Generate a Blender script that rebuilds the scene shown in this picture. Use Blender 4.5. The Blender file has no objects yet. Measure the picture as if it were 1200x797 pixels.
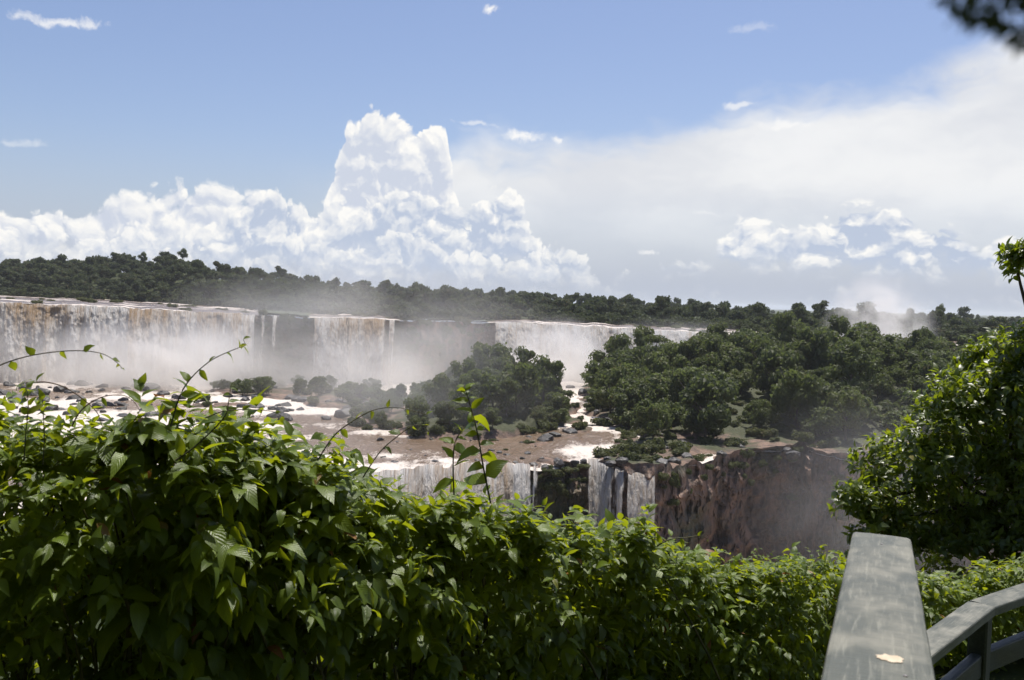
import bpy, math, random
import numpy as np
from mathutils import Vector, Matrix

scene = bpy.context.scene
R = math.radians

# ------------------------------------------------------------------ camera
# world units are metres, the eye is the origin, +Y looks up the gorge
FPX, PW, PH = 1150.0, 1200.0, 797.0
PITCH, ROLL = R(-2.31), R(1.72)
cam_data = bpy.data.cameras.new("camera")
cam = bpy.data.objects.new("camera", cam_data)
scene.collection.objects.link(cam)
scene.camera = cam
cam.matrix_world = Matrix.Rotation(math.pi / 2 + PITCH, 4, 'X') @ Matrix.Rotation(ROLL, 4, 'Z')
cam_data.sensor_width = 36.0
cam_data.lens = 36.0 * FPX / PW
cam_data.clip_start = 0.05
cam_data.clip_end = 60000.0
cam_data.dof.use_dof = True
cam_data.dof.focus_distance = 14.0
cam_data.dof.aperture_fstop = 13.0
CM = np.array(cam.matrix_world.to_3x3())

# ------------------------------------------------------------------ sun, exposure
SUN_AZ, SUN_EL = R(24.0), R(69.0)          # azimuth clockwise from +Y
sun_data = bpy.data.lights.new("sun", 'SUN')
sun_data.energy = 4.8
sun_data.angle = R(0.53)
sun_data.color = (1.0, 0.955, 0.89)
sun = bpy.data.objects.new("sun", sun_data)
scene.collection.objects.link(sun)
sdir = Vector((math.sin(SUN_AZ) * math.cos(SUN_EL), math.cos(SUN_AZ) * math.cos(SUN_EL), math.sin(SUN_EL)))
sun.rotation_euler = (-sdir).to_track_quat('-Z', 'Y').to_euler()
sun.location = (0, 0, 60)
vs = scene.view_settings
vs.view_transform = 'Standard'; vs.look = 'None'; vs.exposure = 0.3; vs.gamma = 1.0
vs.use_curve_mapping = False

cy = scene.cycles
cy.use_denoising = True
cy.max_bounces = 8; cy.diffuse_bounces = 2; cy.glossy_bounces = 2
cy.transmission_bounces = 4; cy.transparent_max_bounces = 8; cy.volume_bounces = 4
cy.volume_step_rate = 3.0; cy.volume_max_steps = 128
cy.sample_clamp_indirect = 6.0
cy.use_adaptive_sampling = True
cy.adaptive_threshold = 0.02

# ------------------------------------------------------------------ pixel helpers (photo pixels -> directions)
def ray(px, py):
    d = CM @ np.array([(px - PW / 2) / FPX, (PH / 2 - py) / FPX, -1.0])
    return d / np.linalg.norm(d)
def at(px, py, Y):
    """point on the pixel's ray at forward distance Y"""
    d = ray(px, py); return d * (Y / d[1])
def on_z(px, py, z):
    """point where the pixel's ray meets the level z"""
    d = ray(px, py); return d * (z / d[2])
def to_px(P):
    L = np.asarray(P, float) @ CM
    return np.stack([PW / 2 + FPX * L[..., 0] / -L[..., 2], PH / 2 - FPX * L[..., 1] / -L[..., 2]], -1)

# ------------------------------------------------------------------ node helper
class NT:
    def __init__(s, tree): s.t = tree; s.n = tree.nodes; s.l = tree.links
    def node(s, kind, **kw):
        n = s.n.new(kind)
        for k, v in kw.items(): setattr(n, k, v)
        return n
    def put(s, sock, v):
        if isinstance(v, bpy.types.NodeSocket): s.l.new(v, sock)
        elif v is not None:
            try: sock.default_value = v
            except Exception: sock.default_value = tuple(v) + (1.0,)
    def m(s, op, a, b=None, c=None, clamp=False):
        n = s.node('ShaderNodeMath', operation=op, use_clamp=clamp)
        for i, v in enumerate((a, b, c)): s.put(n.inputs[i], v)
        return n.outputs[0]
    def vm(s, op, a, b=None, scale=None):
        n = s.node('ShaderNodeVectorMath', operation=op)
        s.put(n.inputs[0], a); s.put(n.inputs[1], b)
        if scale is not None: s.put(n.inputs['Scale'], scale)
        return n.outputs['Value'] if op in ('LENGTH', 'DOT_PRODUCT', 'DISTANCE') else n.outputs[0]
    def rng(s, v, a, b, c=0.0, d=1.0, smooth=True):
        n = s.node('ShaderNodeMapRange', interpolation_type='SMOOTHSTEP' if smooth else 'LINEAR')
        for i, x in enumerate((v, a, b, c, d)): s.put(n.inputs[i], x)
        return n.outputs[0]
    def mix(s, f, a, b, kind='RGBA', blend='MIX'):
        n = s.node('ShaderNodeMix', data_type=kind, blend_type=blend)
        if kind == 'RGBA': ia, ib, o = 6, 7, 2
        elif kind == 'VECTOR': ia, ib, o = 4, 5, 1
        else: ia, ib, o = 2, 3, 0
        s.put(n.inputs[0], f); s.put(n.inputs[ia], a); s.put(n.inputs[ib], b)
        return n.outputs[o]
    def noise(s, vec, scale, detail=4.0, rough=0.5, dist=0.0, lac=2.0, kind=None, dim='3D'):
        n = s.node('ShaderNodeTexNoise', noise_dimensions=dim)
        if kind: n.noise_type = kind
        s.put(n.inputs['Vector'], vec); s.put(n.inputs['Scale'], scale); s.put(n.inputs['Detail'], detail)
        s.put(n.inputs['Roughness'], rough); s.put(n.inputs['Lacunarity'], lac); s.put(n.inputs['Distortion'], dist)
        return n.outputs[0]
    def voro(s, vec, scale, detail=0.0, rough=0.5, lac=2.0, feature='F1', dim='3D', smooth=None):
        n = s.node('ShaderNodeTexVoronoi', voronoi_dimensions=dim, feature=feature)
        s.put(n.inputs['Vector'], vec); s.put(n.inputs['Scale'], scale); s.put(n.inputs['Detail'], detail)
        s.put(n.inputs['Roughness'], rough); s.put(n.inputs['Lacunarity'], lac)
        if smooth is not None: s.put(n.inputs['Smoothness'], smooth)
        return n.outputs[0]
    def xyz(s, x=0.0, y=0.0, z=0.0):
        n = s.node('ShaderNodeCombineXYZ')
        for i, v in enumerate((x, y, z)): s.put(n.inputs[i], v)
        return n.outputs[0]
    def sep(s, v):
        n = s.node('ShaderNodeSeparateXYZ'); s.put(n.inputs[0], v); return n.outputs
    def curve(s, v, pts):
        """piecewise smooth curve through pts=(0..1, 0..1)"""
        n = s.node('ShaderNodeFloatCurve')
        c = n.mapping.curves[0]; n.mapping.use_clip = False
        pts = sorted(pts)
        c.points[0].location = pts[0]; c.points[-1].location = pts[-1]
        for p in pts[1:-1]: c.points.new(p[0], p[1])
        for p in c.points: p.handle_type = 'AUTO_CLAMPED'
        n.mapping.update()
        s.put(n.inputs['Value'], v)
        return n.outputs[0]
    def ramp(s, f, stops):
        n = s.node('ShaderNodeValToRGB'); e = n.color_ramp.elements
        e[0].position, e[1].position = stops[0][0], stops[-1][0]
        e[0].color, e[1].color = tuple(stops[0][1]) + (1,), tuple(stops[-1][1]) + (1,)
        for p, c in stops[1:-1]:
            q = e.new(p); q.color = tuple(c) + (1,)
        s.put(n.inputs[0], f); return n.outputs[0]

# ------------------------------------------------------------------ sky: Nishita sky with cloud banks all round the horizon
world = bpy.data.worlds.new("World"); scene.world = world
world.use_nodes = True
wt = NT(world.node_tree); wt.n.clear()
sky = wt.node('ShaderNodeTexSky', sky_type='NISHITA')
sky.sun_disc = False; sky.sun_elevation = SUN_EL; sky.sun_rotation = SUN_AZ
sky.altitude = 200.0; sky.air_density = 1.0; sky.dust_density = 1.3; sky.ozone_density = 3.0
SKY_STRENGTH = 0.097
tc = wt.node('ShaderNodeTexCoord').outputs['Generated']
dx, dy, dz = wt.sep(tc)
az = wt.m('ARCTAN2', dx, dy)                          # radians, 0 ahead, + to the right
el = wt.m('ARCSINE', dz)
UNIT = 1150.0
U = wt.m('MULTIPLY', az, UNIT)                        # arc length in units of 1/1150 rad
V = wt.m('MULTIPLY', el, UNIT)
UHALF = math.pi * UNIT
unorm = wt.m('MULTIPLY_ADD', az, 1 / (2 * math.pi), 0.5)
def uv_of(px, py):
    d = ray(px, py); return math.atan2(d[0], d[1]) * UNIT, math.asin(d[2]) * UNIT
VMAX = 500.0
def band(pts, outside, seed):
    """height of a cloud bank's outline over azimuth; pts in photo pixels where the photo shows it, the same kind of outline elsewhere"""
    q = [uv_of(*p) for p in pts]
    out = [(u, v) for u, v in q]
    rr = random.Random(seed)
    if outside is not None:
        lo, hi = min(u for u, _ in q), max(u for u, _ in q)
        u = -UHALF
        while u < UHALF:
            if u < lo - 60 or u > hi + 60: out.append((u, rr.uniform(*outside)))
            u += rr.uniform(120, 300)
    out = [(0.5 + u / (2 * UHALF), v / VMAX) for u, v in out]
    ends = outside[0] / VMAX if outside else out[0][1]
    return [(0.0, ends)] + out + [(1.0, ends)]
def outline(pts, outside, seed):
    return wt.m('MULTIPLY', wt.curve(unorm, band(pts, outside, seed)), VMAX)

pos = wt.xyz(U, V, 0.0)
warp = wt.node('ShaderNodeTexNoise', noise_dimensions='2D')
wt.put(warp.inputs['Vector'], pos); wt.put(warp.inputs['Scale'], 0.016); wt.put(warp.inputs['Detail'], 5.0); wt.put(warp.inputs['Roughness'], 0.6)
wv = wt.vm('SCALE', wt.vm('SUBTRACT', warp.outputs['Color'], (0.5, 0.5, 0.5)), scale=34.0)
posw = wt.vm('ADD', pos, wv)
wx, wy, _ = wt.sep(wv)
Uw = wt.m('ADD', U, wx)

def billow(p, scale, detail=2.6):
    """cauliflower relief: 1 on the puffs, 0 in the creases"""
    f = wt.voro(p, scale, detail=detail, rough=0.55, lac=2.1, feature='F1', dim='2D')
    return wt.m('SUBTRACT', 1.0, wt.m('MULTIPLY', wt.m('MULTIPLY', f, f), 1.15))

def cumulus(col, top, bottom, z, scale, amp, soft_bottom, lit, shade, dens=1.0, rimw=26.0, edge=9.0, bigk=1.0, sx=1.0):
    """one bank of heaped cloud over colour COL; TOP and BOTTOM are outlines"""
    off = wt.vm('ADD', wt.vm('MULTIPLY', posw, (sx, 1.0, 1.0)), (z * 731.0, z * 517.0, 0.0))
    b0 = billow(off, scale)
    b1 = billow(wt.vm('ADD', off, (4.0, 9.0, 0.0)), scale)       # towards the light
    big = wt.noise(off, scale * 0.45, 2.0, dim='2D')
    h = wt.m('ADD', wt.m('MULTIPLY', wt.m('SUBTRACT', b0, 0.62), amp * 0.8), wt.m('MULTIPLY', wt.m('SUBTRACT', big, 0.5), amp * bigk))
    D = wt.m('ADD', wt.m('SUBTRACT', top, V), h)                  # depth below the outline
    a = wt.rng(D, 0.0, edge)
    hb = wt.m('ADD', wt.m('SUBTRACT', V, bottom), wt.m('MULTIPLY', h, 0.8))
    a = wt.m('MULTIPLY', a, wt.rng(hb, -soft_bottom, soft_bottom))
    a = wt.m('MULTIPLY', a, dens)
    emb = wt.m('SUBTRACT', b0, b1)
    rim = wt.m('POWER', 2.718, wt.m('MULTIPLY', wt.m('MAXIMUM', D, 0.0), -1.0 / rimw))
    t = wt.m('ADD', wt.m('MULTIPLY', rim, 0.62), wt.m('MULTIPLY', emb, 0.6))
    t = wt.m('ADD', t, wt.m('MULTIPLY', wt.m('SUBTRACT', b0, 0.6), 0.28))
    t = wt.m('ADD', t, wt.m('MULTIPLY', wt.m('SUBTRACT', wt.noise(wt.vm('ADD', off, (91.0, 0.0, 0.0)), scale * 0.45, 3.0, dim='2D'), 0.5), 1.25))
    t = wt.m('SUBTRACT', t, wt.rng(D, 15.0, 100.0, 0.0, 0.30))
    t = wt.m('ADD', t, 0.34, clamp=True)
    c = wt.mix(t, shade, lit)
    return wt.mix(a, col, c)

K = 1.0 / (SKY_STRENGTH * 2 ** vs.exposure)        # clouds are given in display-linear values, the background strength divides out
def cc(r, g, b, k=1.0): return (r * K * k, g * K * k, b * K * k, 1.0)
base = wt.mix(1.0, sky.outputs[0], (1.0, 0.94, 1.0, 1.0), blend='MULTIPLY')
# pale air low over the horizon
lowhaze = wt.rng(V, 190.0, 0.0)
base = wt.mix(wt.m('MULTIPLY', lowhaze, 0.85), base, cc(0.46, 0.525, 0.66))
col = base
# thin veil spreading from an anvil
vt = outline([(330, 190), (400, 178), (460, 176), (520, 168), (600, 158), (680, 136), (760, 122), (850, 108), (930, 94), (1010, 84), (1090, 70), (1200, 46)], (150, 260), 3)
vn = wt.noise(wt.vm('MULTIPLY', posw, (0.35, 1.0, 1.0)), 0.012, 4.0, 0.55, dim='2D')
vD = wt.m('ADD', wt.m('SUBTRACT', vt, V), wt.m('MULTIPLY', wt.m('SUBTRACT', vn, 0.5), 120.0))
va = wt.rng(vD, -4.0, 46.0)
va = wt.m('MULTIPLY', va, wt.rng(V, 15.0, 150.0, 0.05, 1.0))
lft = wt.rng(U, -290.0, -70.0)
rgt = wt.rng(wt.m('ABSOLUTE', U), 1200.0, 2000.0, 1.0, 0.6)
va = wt.m('MULTIPLY', wt.m('MULTIPLY', va, lft), rgt)
vb = wt.noise(wt.vm('MULTIPLY', posw, (0.45, 1.2, 1.0)), 0.009, 4.0, 0.6, dim='2D')
vb = wt.rng(vb, 0.25, 0.7)
col = wt.mix(wt.m('MULTIPLY', va, 0.93), col, wt.mix(vb, cc(0.75, 0.765, 0.80), cc(0.92, 0.92, 0.915)))

LIT, SHADE, SHADE2 = cc(1.0, 0.985, 0.95), cc(0.62, 0.67, 0.78), cc(0.50, 0.575, 0.72)
none = -60.0
# tower of the big cumulus
lo = uv_of(450, 240)[1]
t1 = outline([(-200, 330), (330, 330), (372, 260), (386, 214), (399, 190), (407, 140), (416, 127), (436, 119), (452, 124), (472, 124), (490, 124), (506, 132), (520, 140), (528, 152), (532, 200), (540, 250), (550, 300), (575, 335), (1400, 345)], (0, 30), 11)
col = cumulus(col, t1, 40.0, 3.1, 0.026, 20.0, 30.0, LIT, SHADE, rimw=24, bigk=0.2)
# banks either side of the tower, back row
t2 = outline([(-150, 230), (-40, 240), (0, 244), (40, 236), (75, 232), (100, 240), (120, 222), (160, 219), (176, 232), (192, 212), (210, 206), (250, 209), (290, 214), (315, 219), (345, 232), (380, 240), (430, 245), (500, 255), (560, 262), (620, 275), (690, 330), (1400, 340)], (60, 170), 5)
col = cumulus(col, t2, 36.0, 0.7, 0.024, 18.0, 22.0, LIT, SHADE, dens=0.97)
# front row: lower heaps
t3 = outline([(-150, 290), (0, 262), (45, 250), (95, 268), (140, 250), (200, 262), (240, 262), (265, 226), (300, 218), (330, 220), (350, 236), (370, 238), (385, 222), (410, 218), (470, 216), (520, 224), (560, 236), (578, 214), (600, 209), (598, 236), (612, 262), (640, 278), (690, 296), (730, 340), (1400, 350)], (30, 120), 8)
col = cumulus(col, t3, 30.0, 5.9, 0.030, 22.0, 26.0, LIT, SHADE2, rimw=22, dens=0.96)
t4 = outline([(-150, 310), (0, 285), (60, 290), (120, 268), (180, 262), (250, 280), (300, 262), (350, 260), (415, 290), (440, 268), (480, 262), (520, 282), (560, 290), (620, 278), (660, 286), (700, 305), (760, 345), (1400, 350)], (10, 80), 9)
col = cumulus(col, t4, 26.0, 9.4, 0.040, 20.0, 22.0, LIT, SHADE2, rimw=15, dens=0.75)
# heaps in the distance over the plain
t5 = outline([(-200, 360), (640, 345), (720, 322), (760, 302), (800, 300), (835, 290), (850, 262), (890, 248), (930, 262), (970, 240), (1010, 232), (1060, 240), (1100, 256), (1135, 262), (1150, 290), (1172, 268), (1200, 272), (1240, 262), (1300, 280)], (40, 110), 15)
col = cumulus(col, t5, outline([(-200, 345), (700, 322), (850, 312), (950, 318), (1100, 322), (1300, 330)], (10, 20), 4), 14.2, 0.036, 16.0, 16.0, LIT, SHADE2, rimw=15, dens=0.95, sx=0.62)
# torn shreds of thin cloud
shred_noise = wt.noise(posw, 0.05, 4.0, 0.65, dim='2D')
def shred(col, px, py, w, hgt, amt, z):
    u, v = uv_of(px, py)
    q = wt.vm('ADD', pos, (-u, -v, 0.0))
    e = wt.vm('LENGTH', wt.vm('MULTIPLY', wt.vm('ADD', q, wt.vm('SCALE', wv, scale=0.8)), (1.0 / w, 1.0 / hgt, 0.0)))
    n = shred_noise
    a = wt.rng(wt.m('ADD', wt.m('SUBTRACT', 1.0, e), wt.m('MULTIPLY', wt.m('SUBTRACT', n, 0.5), 1.6)), 0.1, 0.9)
    return wt.mix(wt.m('MULTIPLY', a, amt), col, cc(0.98, 0.97, 0.96))
for i, (px, py, w, hgt, amt) in enumerate([(75, 22, 60, 7, 0.75), (578, 12, 14, 8, 0.95), (615, 156, 32, 9, 0.95), (650, 162, 11, 6, 0.9), (560, 146, 36, 4, 0.5),
                                           (862, 120, 22, 5, 0.6), (915, 147, 40, 7, 0.7), (20, 168, 34, 6, 0.35), (880, 32, 30, 8, 0.25), (760, 300, 20, 5, 0.6), (830, 248, 25, 4, 0.3)]):
    col = shred(col, px, py, w, hgt, amt, i * 3.7)
bg = wt.node('ShaderNodeBackground'); wt.put(bg.inputs[0], col); bg.inputs[1].default_value = SKY_STRENGTH
wo = wt.node('ShaderNodeOutputWorld'); wt.l.new(bg.outputs[0], wo.inputs[0])
world.cycles.sampling_method = 'NONE'

# ================================================================== helpers: noise, meshes, materials
rng = np.random.default_rng(11)
def _hash(ix, iy, iz, seed):
    h = (ix.astype(np.int64) * 374761393 + iy.astype(np.int64) * 668265263 + iz.astype(np.int64) * 2147483647 + seed * 1274126177) & 0x7fffffff
    h = ((h ^ (h >> 13)) * 1274126177) & 0x7fffffff
    h = ((h ^ (h >> 15)) * 1911520717) & 0x7fffffff
    return ((h ^ (h >> 16)) & 0xffff) / 65535.0
def vnoise(x, y, z=0.0, seed=0):
    x, y, z = np.broadcast_arrays(np.asarray(x, float), np.asarray(y, float), np.asarray(z, float))
    ix, iy, iz = np.floor(x), np.floor(y), np.floor(z)
    fx, fy, fz = x - ix, y - iy, z - iz
    fx, fy, fz = [f * f * (3 - 2 * f) for f in (fx, fy, fz)]
    r = 0.0
    for a in (0, 1):
        for b in (0, 1):
            for c in (0, 1):
                w = (fx if a else 1 - fx) * (fy if b else 1 - fy) * (fz if c else 1 - fz)
                r = r + w * _hash(ix + a, iy + b, iz + c, seed)
    return r * 2 - 1
def fbm(x, y, z=0.0, seed=0, octv=4, gain=0.5, lac=2.03):
    s, a, f = 0.0, 1.0, 1.0
    for o in range(octv):
        s = s + a * vnoise(np.asarray(x) * f, np.asarray(y) * f, np.asarray(z) * f, seed + o * 17)
        a *= gain; f *= lac
    return s
def sstep(a, b, x):
    t = np.clip((np.asarray(x, float) - a) / (b - a), 0, 1); return t * t * (3 - 2 * t)

def mesh_np(name, V, F, mat=None, smooth=True, uv=None, attr=None):
    """mesh from arrays; F is an (n,3) or (n,4) array or a list of such arrays"""
    V = np.ascontiguousarray(V, np.float32)
    Fs = F if isinstance(F, list) else [F]
    Fs = [np.asarray(f, np.int32) for f in Fs if len(f)]
    tot = np.concatenate([np.full(len(f), f.shape[1], np.int32) for f in Fs])
    idx = np.concatenate([f.ravel() for f in Fs])
    me = bpy.data.meshes.new(name)
    me.vertices.add(len(V)); me.vertices.foreach_set('co', V.ravel())
    me.loops.add(len(idx)); me.loops.foreach_set('vertex_index', idx)
    me.polygons.add(len(tot))
    me.polygons.foreach_set('loop_start', np.concatenate([[0], np.cumsum(tot)[:-1]]).astype(np.int32))
    me.polygons.foreach_set('loop_total', tot)
    me.polygons.foreach_set('use_smooth', np.full(len(tot), smooth, bool))
    if uv is not None:
        l = me.uv_layers.new(name='UVMap')
        l.data.foreach_set('uv', np.ascontiguousarray(np.asarray(uv, np.float32)[idx]).ravel())
    for k, a in (attr or {}).items():
        at_ = me.attributes.new(k, 'FLOAT', 'POINT'); at_.data.foreach_set('value', np.asarray(a, np.float32))
    me.update(); me.validate()
    if mat is not None: me.materials.append(mat)
    return me
def grid_faces(nu, nv):
    i = np.arange(nu * nv).reshape(nu, nv)
    return np.stack([i[:-1, :-1], i[1:, :-1], i[1:, 1:], i[:-1, 1:]], -1).reshape(-1, 4)
def link(o, parent=None):
    scene.collection.objects.link(o)
    if parent is not None: o.parent = parent
    return o
def obj(name, me, parent=None): return link(bpy.data.objects.new(name, me), parent)
def tag(o, label=None, cat=None, group=None, kind=None):
    for k, v in (('label', label), ('category', cat), ('group', group), ('kind', kind)):
        if v: o[k] = v
    return o
def empty(name, loc=(0, 0, 0), rz=0.0, scale=1.0):
    o = bpy.data.objects.new(name, None); o.empty_display_size = 0.2
    o.location = loc; o.rotation_euler = (0, 0, rz); o.scale = (scale,) * 3
    return link(o)
def copy_tree(o, parent=None):
    c = link(o.copy(), parent)
    for ch in list(o.children): copy_tree(ch, c)
    return c

def new_mat(name):
    m = bpy.data.materials.new(name); m.use_nodes = True
    t = NT(m.node_tree); t.n.clear()
    out = t.node('ShaderNodeOutputMaterial')
    return m, t, out
def principled(t, color, rough=0.6, normal=None, spec=0.5, **kw):
    p = t.node('ShaderNodeBsdfPrincipled')
    t.put(p.inputs['Base Color'], color); t.put(p.inputs['Roughness'], rough)
    t.put(p.inputs['Specular IOR Level'], spec)
    if normal is not None: t.put(p.inputs['Normal'], normal)
    return p.outputs[0]
def bump(t, h, strength=0.5, dist=1.0, normal=None):
    b = t.node('ShaderNodeBump'); t.put(b.inputs['Height'], h)
    b.inputs['Strength'].default_value = strength; b.inputs['Distance'].default_value = dist
    if normal is not None: t.put(b.inputs['Normal'], normal)
    return b.outputs[0]
def mixsh(t, f, a, b):
    n = t.node('ShaderNodeMixShader'); t.put(n.inputs[0], f); t.l.new(a, n.inputs[1]); t.l.new(b, n.inputs[2]); return n.outputs[0]
def attr_(t, name):
    a = t.node('ShaderNodeAttribute', attribute_name=name); return a.outputs['Fac']

# --- rock
def rock_mat(name, c0, c1, c2, scale, streak=1.0, wet=0.55):
    m, t, out = new_mat(name)
    p = t.node('ShaderNodeNewGeometry').outputs['Position']
    ps = t.vm('MULTIPLY', p, (1.0, 1.0, 1.0 / streak))
    n1 = t.noise(ps, scale, 5.0, 0.6); n2 = t.noise(ps, scale * 4.3, 4.0, 0.6); n3 = t.noise(p, scale * 0.22, 3.0)
    c = t.mix(t.rng(n1, 0.35, 0.65), c0, c1); c = t.mix(t.rng(n3, 0.45, 0.7), c, c2)
    c = t.mix(t.m('MULTIPLY', t.rng(n2, 0.4, 0.75), 0.5), c, t.mix(0.5, c, c1))
    s = principled(t, c, t.rng(n2, 0.2, 0.8, wet - 0.15, wet + 0.25), bump(t, t.m('ADD', n1, t.m('MULTIPLY', n2, 0.5)), 0.7, 0.6 / scale * 0.35))
    t.l.new(s, out.inputs[0]); return m
MAT = {}
MAT['cliff'] = rock_mat('cliff_rock', (0.060, 0.040, 0.030), (0.24, 0.145, 0.10), (0.050, 0.055, 0.026), 0.20, 1.4, 0.65)
MAT['basalt'] = rock_mat('wet_basalt', (0.022, 0.020, 0.019), (0.060, 0.052, 0.046), (0.035, 0.032, 0.022), 0.5, 1.0, 0.5)
MAT['redrock'] = rock_mat('red_ledge_rock', (0.10, 0.065, 0.048), (0.27, 0.175, 0.125), (0.085, 0.085, 0.04), 0.3, 1.0, 0.65)

def shelf_mat():
    m, t, out = new_mat('shelf_rock_and_moss')
    p = t.node('ShaderNodeNewGeometry').outputs['Position']
    n1 = t.noise(p, 0.3, 5.0, 0.6); n2 = t.noise(p, 1.3, 4.0, 0.6); n3 = t.noise(p, 0.09, 4.0, 0.6)
    c = t.mix(t.rng(n1, 0.35, 0.65), (0.07, 0.048, 0.036, 1), (0.21, 0.135, 0.096, 1))
    green = t.mix(n2, (0.022, 0.028, 0.010, 1), (0.065, 0.070, 0.024, 1))
    z = t.sep(p)[2]
    g = t.rng(t.m('ADD', t.m('MULTIPLY', t.m('ADD', z, 43.0), 0.16), t.m('MULTIPLY', n3, 1.6)), 0.85, 1.15)
    c = t.mix(g, c, green)
    t.l.new(principled(t, c, 0.75, bump(t, t.m('ADD', n1, t.m('MULTIPLY', n2, 0.5)), 0.8, 0.8), 0.3), out.inputs[0]); return m
MAT['shelf'] = shelf_mat()

# --- soil under the forest
m, t, out = new_mat('forest_floor')
p = t.node('ShaderNodeNewGeometry').outputs['Position']
n1 = t.noise(p, 0.12, 5.0); n2 = t.noise(p, 1.1, 4.0)
c = t.mix(t.rng(n1, 0.35, 0.65), (0.032, 0.042, 0.016, 1), (0.06, 0.075, 0.026, 1)); c = t.mix(t.rng(n2, 0.55, 0.75), c, (0.085, 0.060, 0.040, 1))
t.l.new(principled(t, c, 0.9, bump(t, n2, 0.6, 0.5), 0.2), out.inputs[0]); MAT['soil'] = m

# --- foliage: opaque sheen on the leaf, light through the blade
def leaf_mat(name, dark, light, warm, through, thr_col, rough=0.45, spec=0.5, per_object=False, use_attr='tint', warm_at=0.9, vary=False, veins=False):
    m, t, out = new_mat(name)
    f = t.node('ShaderNodeObjectInfo').outputs['Random'] if per_object else attr_(t, use_attr)
    c = t.mix(t.rng(f, 0.0, warm_at, smooth=False), dark, light)
    c = t.mix(t.rng(f, warm_at, min(1.0, warm_at + 0.06)), c, warm)
    if vary:
        rnd = t.node('ShaderNodeObjectInfo').outputs['Random']
        c = t.mix(t.rng(rnd, 0.0, 1.0, 0.0, 0.55, smooth=False), c, t.mix(t.m('FRACT', t.m('MULTIPLY', rnd, 7.31)), tuple(x * 0.55 for x in dark[:3]) + (1,), tuple(x * y for x, y in zip(light[:3], (1.55, 1.25, 1.1))) + (1,)))
    tcx = t.node('ShaderNodeTexCoord').outputs['Object']
    nz = t.noise(tcx, 14.0, 2.0)
    c = t.mix(t.m('MULTIPLY', t.rng(nz, 0.35, 0.7), 0.25), c, light)
    nrm = None; vein = None
    if veins:
        ux, uy, _ = t.sep(t.node('ShaderNodeTexCoord').outputs['UV'])
        ay = t.m('ABSOLUTE', uy)
        mid = t.rng(ay, 0.0, 0.05, 1.0, 0.0)
        w_ = t.m('SINE', t.m('MULTIPLY', t.m('SUBTRACT', ux, t.m('MULTIPLY', ay, 0.45)), 48.0))
        vein = t.m('MAXIMUM', mid, t.m('MULTIPLY', t.rng(w_, 0.78, 1.0), 0.55))
        c = t.mix(t.m('MULTIPLY', vein, 0.45), c, tuple(min(1, x * 2.1) for x in light[:3]) + (1,))
        nrm = bump(t, t.m('ADD', t.m('MULTIPLY', w_, 0.25), t.m('MULTIPLY', nz, 0.6)), 0.35, 0.004)
    s = principled(t, c, rough, nrm, spec)
    tr = t.node('ShaderNodeBsdfTranslucent')
    t.put(tr.inputs[0], t.mix(t.rng(f, warm_at, min(1.0, warm_at + 0.06)), t.mix(f, thr_col, tuple(x * 1.25 for x in thr_col[:3]) + (1,)), warm))
    t.l.new(mixsh(t, through, s, tr.outputs[0]), out.inputs[0]); return m
MAT['far_leaf'] = leaf_mat('distant_foliage', (0.030, 0.042, 0.018, 1), (0.080, 0.098, 0.040, 1), (0.12, 0.11, 0.05, 1), 0.30, (0.10, 0.125, 0.04, 1), 0.75, 0.25, warm_at=0.93)
MAT['tree_leaf'] = leaf_mat('island_foliage', (0.032, 0.048, 0.016, 1), (0.118, 0.142, 0.046, 1), (0.14, 0.125, 0.05, 1), 0.36, (0.15, 0.19, 0.05, 1), 0.6, 0.35, warm_at=0.93, vary=True)
MAT['scrub_leaf'] = leaf_mat('scrub_foliage', (0.040, 0.052, 0.018, 1), (0.105, 0.120, 0.040, 1), (0.16, 0.13, 0.055, 1), 0.34, (0.13, 0.15, 0.04, 1), 0.65, 0.3, warm_at=0.9, vary=True)
HEDGE = dict(dark=(0.022, 0.042, 0.005, 1), light=(0.12, 0.172, 0.014, 1), warm=(0.22, 0.075, 0.018, 1), through=0.33, thr_col=(0.46, 0.52, 0.015, 1), rough=0.42, spec=0.42)
MAT['hedge_leaf'] = leaf_mat('hedge_leaf', per_object=True, warm_at=0.985, veins=True, **HEDGE)
MAT['hedge_fill'] = leaf_mat('hedge_leaf_mass', warm_at=0.985, veins=True, **HEDGE)
GLOSSY = dict(dark=(0.025, 0.045, 0.008, 1), light=(0.095, 0.125, 0.014, 1), warm=(0.20, 0.17, 0.02, 1), through=0.38, thr_col=(0.34, 0.42, 0.015, 1), rough=0.40, spec=0.6)
MAT['broad_leaf'] = leaf_mat('broadleaf_tree_leaf', per_object=True, warm_at=0.97, **GLOSSY)
MAT['broad_fill'] = leaf_mat('broadleaf_tree_leaf_mass', warm_at=0.97, **GLOSSY)

# --- bark and stems
def simple_noise_mat(name, a, b, scale, rough=0.8, stretch=(1, 1, 0.2), bs=0.6, bd=0.02):
    m, t, out = new_mat(name)
    p = t.vm('MULTIPLY', t.node('ShaderNodeTexCoord').outputs['Object'], stretch)
    n = t.noise(p, scale, 5.0, 0.6)
    t.l.new(principled(t, t.mix(t.rng(n, 0.3, 0.7), a, b), rough, bump(t, n, bs, bd), 0.3), out.inputs[0]); return m
MAT['bark'] = simple_noise_mat('bark', (0.045, 0.034, 0.026, 1), (0.12, 0.095, 0.075, 1), 6.0)
MAT['stem'] = simple_noise_mat('green_stem', (0.05, 0.055, 0.018, 1), (0.12, 0.10, 0.035, 1), 20.0, 0.6, bd=0.002)
MAT['red_stem'] = simple_noise_mat('reddish_stem', (0.08, 0.04, 0.02, 1), (0.15, 0.085, 0.04, 1), 20.0, 0.6, bd=0.002)

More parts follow.
